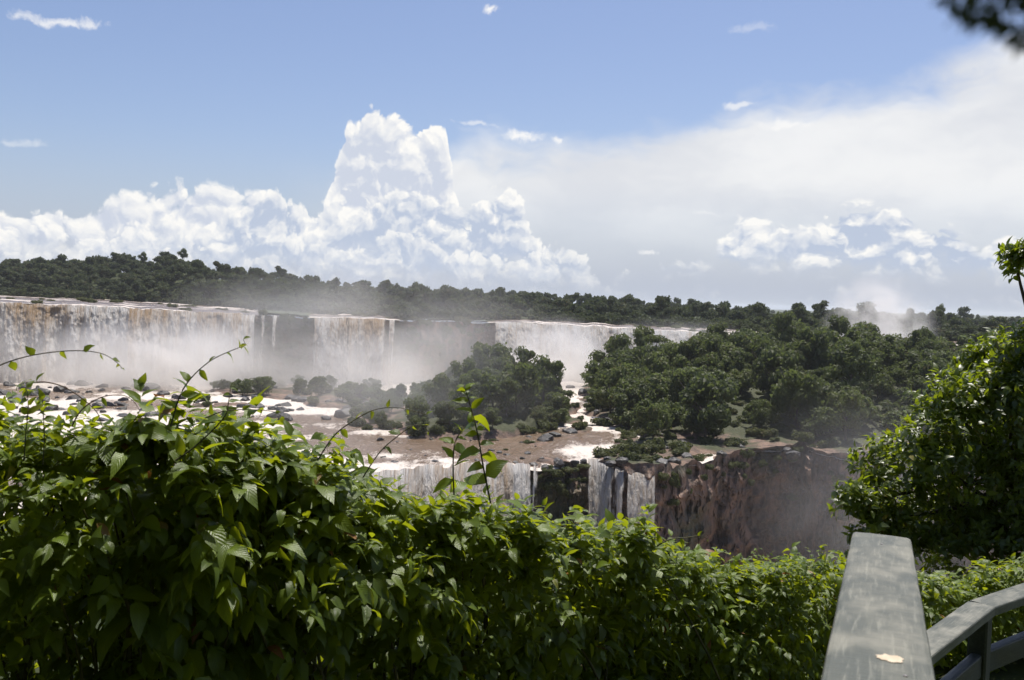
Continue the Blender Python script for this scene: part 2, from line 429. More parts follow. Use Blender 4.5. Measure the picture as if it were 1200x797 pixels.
# --- water of the rapids: silt-brown with torn foam (attribute foam 0..1)
def water_mat(name, flow=(1.0, 0.45)):
    m, t, out = new_mat(name)
    p = t.node('ShaderNodeNewGeometry').outputs['Position']
    q = t.vm('MULTIPLY', p, (flow[0], flow[1], 1.0))
    n1 = t.noise(q, 0.16, 5.0, 0.62, dist=0.6); n2 = t.noise(q, 0.9, 5.0, 0.65, dist=0.4)
    n3 = t.noise(q, 2.6, 4.0, 0.6)
    f = t.m('ADD', t.m('MULTIPLY', n1, 0.5), t.m('ADD', t.m('MULTIPLY', n2, 0.35), t.m('MULTIPLY', n3, 0.15)))
    f = t.m('ADD', f, t.m('MULTIPLY', t.m('SUBTRACT', attr_(t, 'foam'), 0.5), 0.75))
    k = t.rng(f, 0.41, 0.60)
    brown = t.mix(n2, (0.13, 0.085, 0.052, 1), (0.26, 0.18, 0.115, 1))
    c = t.mix(k, brown, (0.68, 0.60, 0.52, 1))
    h = t.m('ADD', t.m('MULTIPLY', n1, 1.0), t.m('MULTIPLY', n2, 0.35))
    s = principled(t, c, t.rng(k, 0.0, 1.0, 0.20, 0.6), bump(t, h, 0.9, 2.6), 0.5)
    t.l.new(s, out.inputs[0]); return m
MAT['water'] = water_mat('silty_rapids')

# --- falling water; UV in metres along the lip and down the fall
def fall_mat(name, brown_amt):
    m, t, out = new_mat(name)
    uv = t.node('ShaderNodeTexCoord').outputs['UV']
    ux, uy, _ = t.sep(uv)
    q = t.xyz(ux, t.m('MULTIPLY', uy, 0.10), 0.0)
    n1 = t.noise(q, 0.22, 4.0, 0.6); n2 = t.noise(q, 1.3, 4.0, 0.62, dist=0.3)
    q2 = t.xyz(ux, t.m('MULTIPLY', uy, 0.45), 7.0)
    n3 = t.noise(q2, 1.1, 5.0, 0.65)
    f = t.m('ADD', t.m('MULTIPLY', n1, 0.5), t.m('ADD', t.m('MULTIPLY', n2, 0.3), t.m('MULTIPLY', n3, 0.25)))
    big = t.noise(t.xyz(ux, 0.0, 3.0), 0.045, 2.0)
    near = t.m('MULTIPLY', t.rng(uy, 2.0, 20.0, brown_amt, brown_amt * 0.1), t.rng(big, 0.35, 0.65, 0.2, 1.5))
    k = t.rng(t.m('SUBTRACT', f, near), 0.30, 0.56)
    c = t.mix(k, (0.50, 0.33, 0.17, 1), (0.90, 0.865, 0.81, 1))
    nrm = bump(t, t.m('ADD', t.m('MULTIPLY', f, 0.6), n3), 1.0, 3.5)
    s = principled(t, c, 0.55, nrm, 0.3)
    tr = t.node('ShaderNodeBsdfTranslucent'); t.put(tr.inputs[0], c); t.put(tr.inputs['Normal'], nrm)
    body = mixsh(t, 0.32, s, tr.outputs[0])
    # gaps torn in the sheet, attribute sheet 0..1
    al = t.rng(t.m('ADD', t.m('MULTIPLY', t.m('SUBTRACT', f, 0.52), 2.2), attr_(t, 'sheet')), 0.25, 0.6)
    tp = t.node('ShaderNodeBsdfTransparent')
    t.l.new(mixsh(t, al, tp.outputs[0], body), out.inputs[0]); return m
MAT['fall_brown'] = fall_mat('brown_falling_water', 0.115)
MAT['fall_white'] = fall_mat('white_falling_water', 0.05)

# --- drifting spray: Principled Volume thinning towards the edge of its cloud (object space, unit sphere)
def mist_mat(name, density, scale=2.2, lo=0.35, hi=0.72, aniso=0.35, power=1.0, seed=0.0, color=(0.985, 0.968, 0.948, 1)):
    m, t, out = new_mat(name)
    o = t.node('ShaderNodeTexCoord').outputs['Object']
    r = t.vm('LENGTH', o)
    fall = t.m('POWER', t.rng(r, 1.0, 0.15), power)
    n = t.noise(t.vm('ADD', o, (seed, seed * 0.7, seed * 1.3)), scale, 3.0, 0.6, dist=0.5)
    d = t.m('MULTIPLY', t.m('MULTIPLY', fall, t.rng(n, lo, hi)), density)
    v = t.node('ShaderNodeVolumePrincipled')
    t.put(v.inputs['Color'], color); t.put(v.inputs['Density'], d); t.put(v.inputs['Anisotropy'], aniso)
    t.l.new(v.outputs[0], out.inputs['Volume']); return m

# ================================================================== the land: plateau, upper cliff, rock shelf, lower cliff, gorge
SHELF, FLOOR = -43.0, -92.0
def interp(tab, k): 
    a = np.array(tab, float); return lambda c: np.interp(c, a[:, 0], a[:, k])
UL = [(-450, 338, 425), (-250, 344, 435), (0, 355, 455), (150, 361, 466), (300, 369, 470), (370, 373, 478), (462, 375, 480), (500, 376, 502), (570, 378, 548),
      (600, 378.5, 552), (700, 383, 548), (800, 389, 525), (890, 394, 500), (930, 397, 492), (1000, 401, 480), (1200, 408, 470), (1700, 420, 455)]
_ulp, _uld = interp(UL, 1), interp(UL, 2)
def up_lip(c):
    """depth and height of the brink of the upper falls at a bearing given as a photo column"""
    c = np.asarray(c, float)
    Y = _uld(c) + 4.5 * fbm(c * 0.022, c * 0 + 3.3, seed=4, octv=5, gain=0.6)
    P = np.array([at(a, b, d) for a, b, d in zip(c.ravel(), _ulp(c).ravel(), Y.ravel())])
    P[:, 2] += 0.5 * fbm(c.ravel() * 0.05, c.ravel() * 0 + 1.7, seed=14, octv=4, gain=0.6)
    return P
LL = [(-350, 640), (-100, 612), (200, 580), (400, 561), (480, 553), (560, 547), (600, 546), (632, 552), (660, 545), (690, 541), (715, 546), (740, 552), (765, 557),
      (790, 549), (820, 541), (880, 529), (940, 523), (985, 538), (1050, 532), (1200, 520), (1700, 495)]
_llp = interp(LL, 1)
def low_lip(c):
    c = np.asarray(c, float)
    pj = _llp(c) + 1.2 * fbm(c * 0.05, c * 0 + 9.1, seed=8, octv=3)
    return np.array([on_z(a, b, SHELF) for a, b in zip(c.ravel(), pj.ravel())])
def col_dir(c):
    """unit-Y horizontal direction for a column"""
    D = np.array([ray(a, 480.0) for a in np.asarray(c, float).ravel()])
    return D[:, 0] / D[:, 1]

# ---- plateau above the falls, out to the horizon
RIDGE = [(-450, 300, 900), (0, 305, 900), (100, 305, 930), (150, 303, 920), (210, 302, 900), (262, 312, 880), (300, 322, 900), (370, 327, 1000), (500, 339, 1100), (650, 347, 1200),
         (750, 352, 1300), (850, 361, 1300), (950, 368, 1400), (1000, 371, 1700), (1150, 374, 2000), (1700, 385, 2000)]
BANK = [(-450, 760), (0, 760), (200, 740), (290, 640), (330, 545), (380, 560), (450, 590), (475, 500), (560, 556), (600, 640), (850, 640), (920, 560), (1700, 520)]
_rp, _rd, _bk = interp(RIDGE, 1), interp(RIDGE, 2), interp(BANK, 1)
TREE_H = 13.0
def gap(c):
    """1 where dry wooded ledges part the falls"""
    c = np.asarray(c, float); return np.maximum(sstep(303, 308, c) * (1 - sstep(362, 367, c)), sstep(465, 470, c) * (1 - sstep(572, 578, c)))
def plateau_z(c, X, Y, lipY, lipZ):
    yr = _rd(c); zr = np.array([at(a, b, d)[2] for a, b, d in zip(np.ravel(c), np.ravel(_rp(c)), np.ravel(yr))]).reshape(np.shape(c)) - TREE_H
    zr = np.maximum(zr, lipZ - 3.0)
    bk = _bk(c)
    z = lipZ - 1.6 + np.maximum(2.4 * sstep(bk - 6, bk + 8, Y), 2.7 * gap(c))
    z = z + (zr - lipZ - 0.8) * sstep(bk, yr, Y) + 1.8 * fbm(X / 60, Y / 60, seed=21) * sstep(bk, bk + 40, Y)
    return z - (zr + 22.0) * sstep(yr + 100, 4500, Y)
cols = np.linspace(-440, 1640, 300)
lip = up_lip(cols)
steps = np.concatenate([np.linspace(0, 1, 40), 1 + np.geomspace(0.04, 12, 36)])
cc_, ss_ = np.meshgrid(cols, steps, indexing='ij')
lY, lZ = lip[:, 1][:, None], lip[:, 2][:, None]
YY = np.where(ss_ <= 1, lY + 0.5 + ss_ * (_rd(cc_) + 60 - lY), (_rd(cc_) + 60) * (ss_))
XX = (lip[:, 0] / lip[:, 1])[:, None] * YY
ZZ = plateau_z(cc_, XX, YY, lY, lZ + 0 * YY)
tag(obj('plateau_ground', mesh_np('plateau_ground', np.stack([XX, YY, ZZ], -1).reshape(-1, 3), grid_faces(*XX.shape), MAT['soil'])), kind='structure')
# river spread over the plateau
st = np.linspace(0, 1, 40)
YY = lY - 0.2 + st[None] * (_bk(cols)[:, None] + 14 - lY)
XX = (lip[:, 0] / lip[:, 1])[:, None] * YY
ZZ = lZ + 0.12 + 0 * YY + 0.18 * fbm(XX / 5, YY / 7, seed=31)
foam = 0.36 + 0.35 * fbm(XX / 26, YY / 30, seed=33) + 0.45 * (1 - sstep(0, 22, YY - lY))
tag(obj('upper_river', mesh_np('upper_river', np.stack([XX, YY, ZZ], -1).reshape(-1, 3), grid_faces(*XX.shape), MAT['water'], attr={'foam': foam.ravel()})), 'brown river sliding over the plateau to the brink of the falls', kind='structure')

def cliff_mesh(name, P, ztop, zbot, rows, mat, amp, lean, seed, hs=0.10, vs_=0.035):
    """rock wall hanging from the polyline P"""
    n = len(P); v = np.linspace(0, 1, rows)
    Z = ztop[:, None] + (zbot - ztop[:, None]) * v[None]
    s = np.concatenate([[0], np.cumsum(np.linalg.norm(np.diff(P[:, :2], axis=0), axis=1))])[:, None] + 0 * Z
    d = fbm(s * hs, Z * vs_, seed=seed, octv=5, gain=0.55) * amp
    led = vnoise(s * 0.025, Z * 0.24, seed=seed + 5) + 0.4 * vnoise(s * 0.2, Z * 0.5, seed=seed + 6); d = d + 0.75 * amp * np.round(led * 2.5) / 2.5      # ledges
    d = d * sstep(0, 0.06, v)[None] - 0.3 + 1.2 * sstep(0, 0.05, v)[None]
    d = d - lean * v[None]
    Y = P[:, 1][:, None] + d
    X = P[:, 0][:, None] / P[:, 1][:, None] * Y
    return mesh_np(name, np.stack([X, Y, Z], -1).reshape(-1, 3), grid_faces(n, rows), mat, smooth=False)
uc = np.linspace(-440, 1640, 700); UP = up_lip(uc)
tag(obj('upper_cliff', cliff_mesh('upper_cliff', UP, UP[:, 2] - 0.3, SHELF - 3, 26, MAT['cliff'], 3.0, 3.0, 41)), 'dark wet basalt cliff behind the upper falls', kind='structure')

# ---- rock shelf between the two drops, with its wooded islands
def chan_edge(Y): return np.interp(Y, [240, 262, 300, 320, 350, 400, 480, 560], [19, 21, 30, 31, 27, 26, 32, 42])
def ell(X, Y, cx, cy_, rx, ry): return np.clip(1 - ((X - cx) / rx) ** 2 - ((Y - cy_) / ry) ** 2, -1, 1)
def shelf_z(X, Y, lipY):
    n = fbm(X / 14, Y / 16, seed=51, octv=5); n2 = fbm(X / 5, Y / 6, seed=52, octv=3)
    dl = Y - lipY
    z = SHELF - 1.5 + 0.55 * n2 + 0.5 * n
    w = 5.0 * fbm(X / 20, Y / 20, seed=53)
    L = ell(X + w, Y + w, -19, 357, 40, 58); z = z + np.where(L > 0, 2.2 * sstep(0, .12, L) + 8.0 * L * sstep(-50, 0, X), 0)
    for cx, cy_, rx, ry, h in ((-92, 428, 40, 34, 2.3), (-60, 392, 26, 24, 2.4), (-118, 372, 20, 12, 1.6), (12, 330, 7, 9, 2.6), (25, 330, 4, 9, 2.3), (22, 352, 5, 8, 2.6), (24, 390, 5, 14, 3.0), (20, 310, 4, 4, 2.2), (13, 262, 6.5, 7, 2.4),
                              (6, 296, 8, 4, 1.7), (36, 252, 10, 8, 2.0), (2, 420, 22, 40, 4.0), (-165, 400, 16, 10, 1.2)):
        e = ell(X + w * .5, Y + w * .5, cx, cy_, rx, ry); z = z + np.where(e > 0, h * sstep(0, .35, e), 0)
    dR = X - chan_edge(Y) + w * 0.6
    z = z + sstep(0, 7, dR) * (2.3 + 0.9 * n) + 14.5 * sstep(8, 85, dR) * sstep(6, 95, dl)
    return z
sc_ = np.concatenate([np.linspace(-440, 380, 150), np.linspace(383, 1100, 360), np.linspace(1110, 1640, 60)])
LP = low_lip(sc_); bY = up_lip(sc_)[:, 1] + 8
tv = np.linspace(0, 1, 130) ** 1.25
YY = LP[:, 1][:, None] + tv[None] * (bY - LP[:, 1])[:, None]
XX = (LP[:, 0] / LP[:, 1])[:, None] * YY
ZZ = shelf_z(XX, YY, LP[:, 1][:, None])
SH = np.stack([XX, YY, ZZ], -1)
tag(obj('rock_shelf', mesh_np('rock_shelf', SH.reshape(-1, 3), grid_faces(*XX.shape), MAT['shelf'])), 'reddish basalt shelf between the upper falls and the gorge', kind='structure')
def ground_at(X, Y):
    """height of the shelf land at a point"""
    c = np.atleast_1d(PW / 2 + FPX * np.asarray(X, float) / np.asarray(Y, float))
    return shelf_z(np.atleast_1d(X).astype(float), np.atleast_1d(Y).astype(float), low_lip(c)[:, 1])
# water over the shelf
foam = 0.50 + 0.38 * fbm(XX / 22, YY / 26, seed=61, octv=3) + 0.12 * sstep(0, 60, -XX - 10) + 0.25 * sstep(390, 470, YY) - 0.17 * ell(XX, YY, 0, 290, 60, 48).clip(0) ** .5 \
    + 0.45 * (1 - sstep(0, 7, YY - LP[:, 1][:, None]))
wz = SHELF + 0.25 * fbm(XX / 4, YY / 6, seed=62, octv=4) + 0.35 * fbm(XX / 16, YY / 18, seed=63) - 0.3 * (1 - sstep(0, 3, YY - LP[:, 1][:, None]))
tag(obj('rapids', mesh_np('rapids', np.stack([XX, YY, wz], -1).reshape(-1, 3), grid_faces(*XX.shape), MAT['water'], attr={'foam': foam.ravel()})), 'foaming silty rapids running over the rock shelf', kind='structure')

# ---- lower cliff and the gorge floor
lc = np.concatenate([np.linspace(-440, 420, 120), np.linspace(422, 1080, 520), np.linspace(1085, 1640, 80)])
LLP = low_lip(lc); zt = np.maximum(shelf_z(LLP[:, 0], LLP[:, 1], LLP[:, 1]), SHELF - 0.9)
tag(obj('lower_cliff', cliff_mesh('lower_cliff', LLP, zt + 0.02, FLOOR - 2, 90, MAT['cliff'], 3.6, 6.0, 71, 0.13, 0.10)), 'sheer reddish brown cliff dropping into the gorge', kind='structure')
gx, gy = np.meshgrid(np.linspace(-420, 420, 90), np.linspace(70, 330, 60), indexing='ij')
foam = 0.55 + 0.4 * fbm(gx / 30, gy / 30, seed=81)
tag(obj('gorge_river', mesh_np('gorge_river', np.stack([gx, gy, FLOOR + 0.4 * fbm(gx / 9, gy / 9, seed=82)], -1).reshape(-1, 3), grid_faces(*gx.shape), MAT['water'], attr={'foam': foam.ravel()})), kind='structure')
# the viewer's own side: steps of ground falling away into the gorge
def near_z(X, Y):
    base = -1.62 - 1.15 * sstep(2.6, 6.0, Y) * sstep(-1.0, 2.5, X) - 0.10 * np.clip(Y - 2.0, 0, 10) * (1 - sstep(-1.0, 1.5, X))
    base = base + 0.62 * np.clip(-2.2 - Y, 0, 60)  # unseen rise behind the viewer, added to block light from the back
    return base - 4.0 * sstep(9, 22, Y) - 84.0 * sstep(20, 105, Y) + 0.12 * fbm(X / 1.6, Y / 1.6, seed=91) * sstep(1.6, 2.6, Y) + 1.5 * (fbm(X / 15, Y / 15, seed=92) - 0.8) * sstep(14, 30, Y)
ys = np.concatenate([np.linspace(-40, 0, 20), np.linspace(0.4, 14, 60), np.geomspace(14.5, 130, 40)])
gx, gy = np.meshgrid(np.concatenate([np.linspace(-140, -9, 24), np.linspace(-8.6, 12, 70), np.linspace(13, 160, 26)]), ys, indexing='ij')
tag(obj('hillside_ground', mesh_np('hillside_ground', np.stack([gx, gy, near_z(gx, gy)], -1).reshape(-1, 3), grid_faces(*gx.shape), MAT['soil'])), kind='structure')

# ================================================================== falling water
def fall(name, c0, c1, mat, zbot, label, brink, step=1.0, rows=110, vel=10.0, amp=1.5, sheet=None, edge=6.0, seed=0):
    n = int((c1 - c0) / step) + 1
    c = np.linspace(c0, c1, n)
    P = brink(c)
    top = P[:, 2] if brink is up_lip else np.full(n, SHELF + 0.05)
    H = (top - zbot)
    v = np.concatenate([[-0.14, -0.07], np.linspace(0, 1, rows) ** 1.15])
    drop = np.clip(v, 0, 1)[None] * H[:, None]
    tt = np.sqrt(2 * drop / 9.8)
    s = np.concatenate([[0], np.cumsum(np.linalg.norm(np.diff(P[:, :2], axis=0), axis=1))])[:, None] + 0 * drop
    fade = sstep(0, 3.0, drop)
    col = fbm(s * 0.13, drop * 0.02, seed=seed + 100, octv=2) * amp * 1.7 + fbm(s * 0.45, drop * 0.20, seed=seed + 101, octv=4, gain=0.6) * amp * 0.85
    out = vel * tt * (1 + 0.25 * vnoise(s * 0.12, 0 * s, seed=seed + 7)) + 0.4 + fade * col + np.clip(-v, 0, 1)[None] * -40.0
    Y = P[:, 1][:, None] - out
    X = P[:, 0][:, None] / P[:, 1][:, None] * (P[:, 1][:, None] - out * 0.9)
    Z = top[:, None] - drop + 0.15 + 0.25 * fbm(s * 0.5, drop * 0 + 2, seed=seed + 9) * (drop < 0.5) - 0.12 * (v < 0)[None] * 0
    sh = np.full(n, 1.0) if sheet is None else sheet(c)
    sh = sh * sstep(0, edge, c - c0 + 0.5) * sstep(0, edge, c1 - c + 0.5)
    o = obj(name, mesh_np(name, np.stack([X, Y, Z], -1).reshape(-1, 3), grid_faces(n, len(v)), mat, uv=np.stack([s, drop], -1).reshape(-1, 2), attr={'sheet': (sh[:, None] - 0.10 * sstep(4, 30, drop) + (0.22 * fbm(s * 0.4, drop * 0.05, seed=seed + 21, octv=3) if brink is up_lip else 0.34 * fbm(s * 1.1, drop * 0.06, seed=seed + 21, octv=4) + 0.12)).ravel()}))
    return tag(o, label, kind='structure')
def gappy(lo, hi, f, seed):
    return lambda c: lo + (hi - lo) * (0.5 + 0.5 * vnoise(c * f, c * 0, seed=seed))
fall('waterfall', -400, 302, MAT['fall_brown'], SHELF - 0.5, 'wide brown and cream curtain of falling water below the forested hill', up_lip, sheet=lambda c: 1.3 - 0.75 * sstep(265, 302, c) * (0.5 + 0.5 * vnoise(c * .25, c * 0, seed=3)), seed=1, amp=1.6)
fall('waterfall', 366, 453, MAT['fall_brown'], SHELF - 0.5, 'smaller veil of brown and white water falling from a scrubby ledge', up_lip, step=0.7, sheet=gappy(0.45, 0.95, 0.13, 5), seed=2)
fall('waterfall', 455, 464, MAT['fall_white'], SHELF - 0.5, 'thin single strand of falling water beside the smaller veil', up_lip, step=0.5, sheet=lambda c: 0.72 + 0 * c, edge=3, seed=3)
fall('waterfall', 578, 912, MAT['fall_white'], SHELF - 0.5, 'long white curtain of water falling behind the wooded islands', up_lip, sheet=gappy(0.95, 1.4, 0.06, 6), seed=4, amp=1.8, vel=10.0)
fall('waterfall', 975, 1062, MAT['fall_white'], SHELF - 0.5, 'white fall almost hidden in its own spray behind the forest', up_lip, sheet=gappy(0.6, 1.0, 0.1, 8), seed=5)
fall('waterfall', 304, 340, MAT['fall_white'], SHELF - 0.5, 'thin broken trickles down the dark cliff', up_lip, step=0.6, sheet=gappy(-0.1, 0.62, 0.22, 12), seed=6)
fall('cascade', 400, 634, MAT['fall_white'], FLOOR, 'broad white cascade pouring over the edge of the shelf', low_lip, step=0.7, rows=70, sheet=gappy(0.55, 1.1, 0.12, 9), edge=28.0, seed=7, vel=10.0, amp=1.2)
def twin(c): return np.interp(c, [690, 693, 707, 709, 712, 714, 717, 720, 723, 725, 728, 731, 735, 738, 742, 764, 768], [0.3, 1, .95, .35, .3, .75, .7, .2, .25, .72, .68, .1, .05, .6, .95, .95, .3])
fall('cascade', 688, 769, MAT['fall_white'], FLOOR, 'two white streams of water dropping off the shelf either side of a rock', low_lip, step=0.4, rows=110, sheet=twin, edge=2.5, seed=8, vel=8.0, amp=0.6)

# ================================================================== trees of the islands and the far forest
def ico(level=1):
    import bmesh
    bm = bmesh.new(); bmesh.ops.create_icosphere(bm, subdivisions=level, radius=1.0)
    V = np.array([v.co[:] for v in bm.verts]); F = np.array([[v.index for v in f.verts] for f in bm.faces]); bm.free(); return V, F
ICO1, ICO2, ICO3 = ico(1), ico(2), ico(3)
def unit(r, n):
    v = r.normal(size=(n, 3)); return v / np.linalg.norm(v, axis=1, keepdims=True)
def leaf_quads(r, C, Nn, size, aspect=0.6):
    """bent four-sided leaf tufts at C facing about Nn"""
    n = len(C)
    a = np.cross(Nn, r.normal(size=(n, 3))); a /= np.linalg.norm(a, axis=1, keepdims=True) + 1e-9
    b = np.cross(Nn, a)
    s = size[:, None]
    droop = Nn * -0.25 * s
    V = np.stack([C - a * s, C - b * s * aspect, C + a * s + droop, C + b * s * aspect], 1).reshape(-1, 3)
    i = np.arange(n)[:, None] * 4
    return V, np.concatenate([i + [0, 1, 2], i + [0, 2, 3]])
def crown(seed, lobes=12, per=170, size=0.085, rz=0.75, spread=0.72, lobe=(0.30, 0.5), flat=1.0, core=0.72):
    r = np.random.default_rng(seed)
    Vs, Fs, Ts, k = [], [], [], 0
    cen = unit(r, lobes) * (r.uniform(0.25, 1, (lobes, 1)) ** 0.5) * spread * np.array([1, 1, rz])
    cen[:, 2] += 0.05
    for i in range(lobes):
        rad = r.uniform(*lobe)
        d = unit(r, per); d[:, 2] = np.abs(d[:, 2]) * np.where(r.random(per) < 0.75, 1, -1); d /= np.linalg.norm(d, axis=1, keepdims=True)
        sc = np.array([1, 1, 0.85 * flat])
        lump = 1 + 0.22 * vnoise(d[:, 0] * 2.4 + i * 7, d[:, 1] * 2.4, d[:, 2] * 2.4, seed=seed)
        C = cen[i] + d * sc * rad * (r.uniform(0.82, 1.08, (per, 1)) * lump[:, None])
        Nn = d + r.normal(size=(per, 3)) * 0.55; Nn /= np.linalg.norm(Nn, axis=1, keepdims=True)
        V, F = leaf_quads(r, C, Nn, size * r.uniform(0.6, 1.3, per))
        Vs.append(V); Fs.append(F + k); k += len(V)
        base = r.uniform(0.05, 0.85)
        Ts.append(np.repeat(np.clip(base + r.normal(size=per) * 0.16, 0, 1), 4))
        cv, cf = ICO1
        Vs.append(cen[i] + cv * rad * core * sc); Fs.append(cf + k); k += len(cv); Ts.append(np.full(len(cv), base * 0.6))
    return np.concatenate(Vs), np.concatenate(Fs), np.concatenate(Ts)
def tube(path, rad, sides=6, cap=True):
    path = np.asarray(path, float); n = len(path); rad = np.broadcast_to(np.asarray(rad, float), (n,))
    tan = np.gradient(path, axis=0); tan /= np.linalg.norm(tan, axis=1, keepdims=True) + 1e-9
    ref = np.where(np.abs(tan[:, 2:3]) > 0.9, np.array([[1.0, 0, 0]]), np.array([[0, 0, 1.0]]))
    a = np.cross(tan, ref); a /= np.linalg.norm(a, axis=1, keepdims=True) + 1e-9; b = np.cross(tan, a)
    th = np.linspace(0, 2 * np.pi, sides, endpoint=False)
    V = path[:, None] + rad[:, None, None] * (np.cos(th)[None, :, None] * a[:, None] + np.sin(th)[None, :, None] * b[:, None])
    i = np.arange(n * sides).reshape(n, sides); j = np.roll(i, -1, 1)
    F = np.stack([i[:-1], j[:-1], j[1:], i[1:]], -1).reshape(-1, 4)
    return V.reshape(-1, 3), F
def join(parts):
    Vs, Fs, k = [], [], 0
    for V, F in parts:
        Vs.append(V); Fs.append(np.asarray(F) + k); k += len(V)
    return np.concatenate(Vs), Fs
def trunk_mesh(seed, h, r0, spread):
    r = np.random.default_rng(seed); parts = []
    bend = r.normal(size=2) * 0.05 * h
    z = np.linspace(-0.12 * h, h, 7)
    path = np.stack([bend[0] * (z / h) ** 2, bend[1] * (z / h) ** 2, z], -1)
    parts.append(tube(path, r0 * np.linspace(1.25, 0.45, 7), 7))
    for k in range(4):
        a = r.uniform(0, 6.28); s = r.uniform(0.5, 0.85); p0 = path[0] + (path[-1] - path[0]) * s
        L = spread * r.uniform(0.5, 0.9)
        q = np.linspace(0, 1, 5)[:, None]
        parts.append(tube(p0 + q * np.array([math.cos(a) * L, math.sin(a) * L, L * 0.7]) + q ** 2 * np.array([0, 0, L * 0.25]), r0 * 0.5 * np.linspace(1, 0.35, 5), 5))
    return join(parts)

# kinds of tree: trunk height to the crown's middle, crown radius (metres)
TREES = []
for i in range(9):
    cr = (6.0, 6.6, 5.0, 7.0, 5.4, 6.2, 4.6, 6.4, 5.7)[i]; h = (5.6, 4.8, 6.8, 4.8, 6.8, 5.6, 6.4, 5.2, 5.8)[i]
    V, F, T = crown(200 + i, lobes=17 + i % 4, lobe=(0.19, 0.42), spread=0.84, core=0.66, rz=(0.72, 0.6, 1.0, 0.62, 0.95, 0.8, 1.15, 0.7, 0.85)[i], per=150, size=0.072)
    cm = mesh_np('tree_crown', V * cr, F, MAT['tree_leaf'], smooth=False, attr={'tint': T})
    tv_, tf_ = trunk_mesh(300 + i, h, 0.28, cr)
    TREES.append((cm, mesh_np('tree_trunk', tv_, tf_, MAT['bark']), h, cr))
def plant_tree(kind, loc, s, label, group, rz, name='forest_tree'):
    cm, tm, h, cr = TREES[kind % len(TREES)]
    e = empty(name, loc, rz, s)
    e.scale = (s, s, s * rt.uniform(0.8, 1.35))
    obj('trunk', tm, e)
    c = obj('crown', cm, e); c.location = (0, 0, h)
    return tag(e, label, 'tree', group)

def tree_words(kind, s):
    rz_ = (0.72, 0.6, 1.0, 0.62, 0.95, 0.8, 1.15, 0.7, 0.85)[kind % 9]
    size = 'big ' if s > 1.25 else 'small ' if s < 0.8 else 'medium '
    return size + ('narrow crowned' if rz_ > 0.93 else 'broad spreading' if rz_ < 0.65 else 'rounded')
def scatter(n, draw, mind, seed, tries=40):
    """points kept apart from each other"""
    r = np.random.default_rng(seed); out = []
    for _ in range(n * tries):
        if len(out) >= n: break
        p = draw(r)
        if p is None: continue
        if all((p[0] - q[0]) ** 2 + (p[1] - q[1]) ** 2 > (mind * (0.8 + 0.4 * r.random())) ** 2 for q in out): out.append(p)
    return out
rt = random.Random(5)
# island left of the channel
def dL(r):
    x, y = r.uniform(-58, 20), r.uniform(300, 418)
    return (x, y) if ell(x, y, -19, 357, 39, 57) > 0.05 else None
for (x, y) in scatter(62, dL, 6.4, 1):
    z = float(ground_at(x, y)[0]); s = rt.uniform(0.75, 1.15) * (0.58 + 0.72 * float(sstep(-45, 2, x))) * (0.75 if ell(x, y, -19, 357, 39, 57) < 0.25 else 1.0)
    kd = rt.randrange(9); where = 'at the waterside of the wooded island beside the brown rapids' if y < 330 else 'on the falls side of the wooded island' if y > 385 else 'in the middle of the wooded island beside the brown rapids'
    lab = tree_words(kd, s) + ' tree ' + where
    plant_tree(kd, (x, y, z - 0.4), s, lab, lab, rt.uniform(0, 6.28))
# large forested island right of the channel
def dR_(r):
    y = r.uniform(262, 478); x = r.uniform(22, 0.62 * y)
    c = 600 + 1150 * x / y
    ly = float(low_lip(np.array([c]))[0, 1])
    if x - chan_edge(y) < 9 or y - ly < 20 or y > float(_uld(c)) - 24: return None
    if y - ly < 78 and x < 94 and r.random() < 0.88: return None
    return (x, y)
for (x, y) in scatter(215, dR_, 7.6, 2):
    z = float(ground_at(x, y)[0]); c = 600 + 1150 * x / y; s = rt.choice((0.85, 1.1, 1.25, 1.4, 1.55, 1.75))
    ly = float(low_lip(np.array([c]))[0, 1])
    kd = rt.randrange(9)
    if x - chan_edge(y) < 24: where = 'beside the rocky channel at the end of the large forest'
    elif y - ly < 62: where = 'at the forest edge above the reddish cliff'
    elif y > float(_uld(c)) - 80: where = 'at the back of the large forest before the long white fall' if c < 930 else 'at the back of the large forest before the spray plume'
    else: where = 'in the middle of the large forest above the cliff'
    lab = tree_words(kd, s) + ' tree ' + where
    plant_tree(kd, (x, y, z - 0.4), s, lab, lab, rt.uniform(0, 6.28))
# flat-topped tree standing clear of the canopy by the white fall, and a thin dark columnar pair by the channel
V, F, T = crown(411, lobes=13, per=120, size=0.06, rz=0.22, spread=0.85, lobe=(0.2, 0.36), flat=0.6, core=0.4)
p = at(768, 398, 400); g = float(ground_at(p[0], p[1])[0])
e = tag(empty('umbrella_tree', (p[0], p[1], g - 0.3)), 'flat topped tree with bare trunk rising before the long white fall', 'tree')
hh = p[2] - g
o = obj('crown', mesh_np('umbrella_crown', V * 6.6, F, MAT['tree_leaf'], False, attr={'tint': T}), e); o.location = (0, 0, hh)
tv_, tf_ = trunk_mesh(77, hh, 0.25, 4.5); obj('trunk', mesh_np('umbrella_trunk', tv_, tf_, MAT['bark']), e)
for px, py, d, w, lab in ((651, 428, 420, 3.4, 'squat dark bush covered tree on a rock beside the white fall'), (641, 434, 415, 2.4, 'narrow dark tree on the rocks below the white fall')):
    p = at(px, py, d); g = float(ground_at(p[0], p[1])[0])
    e = tag(empty('dark_tree', (p[0], p[1], g - 0.3)), lab, 'tree')
    cm, tm, h, cr = TREES[6]
    k = (p[2] - g) / h * 0.62
    e.scale = (w / cr * 1.0, w / cr * 1.0, k)
    obj('trunk', tm, e); o = obj('crown', cm, e); o.location = (0, 0, h * 0.9)

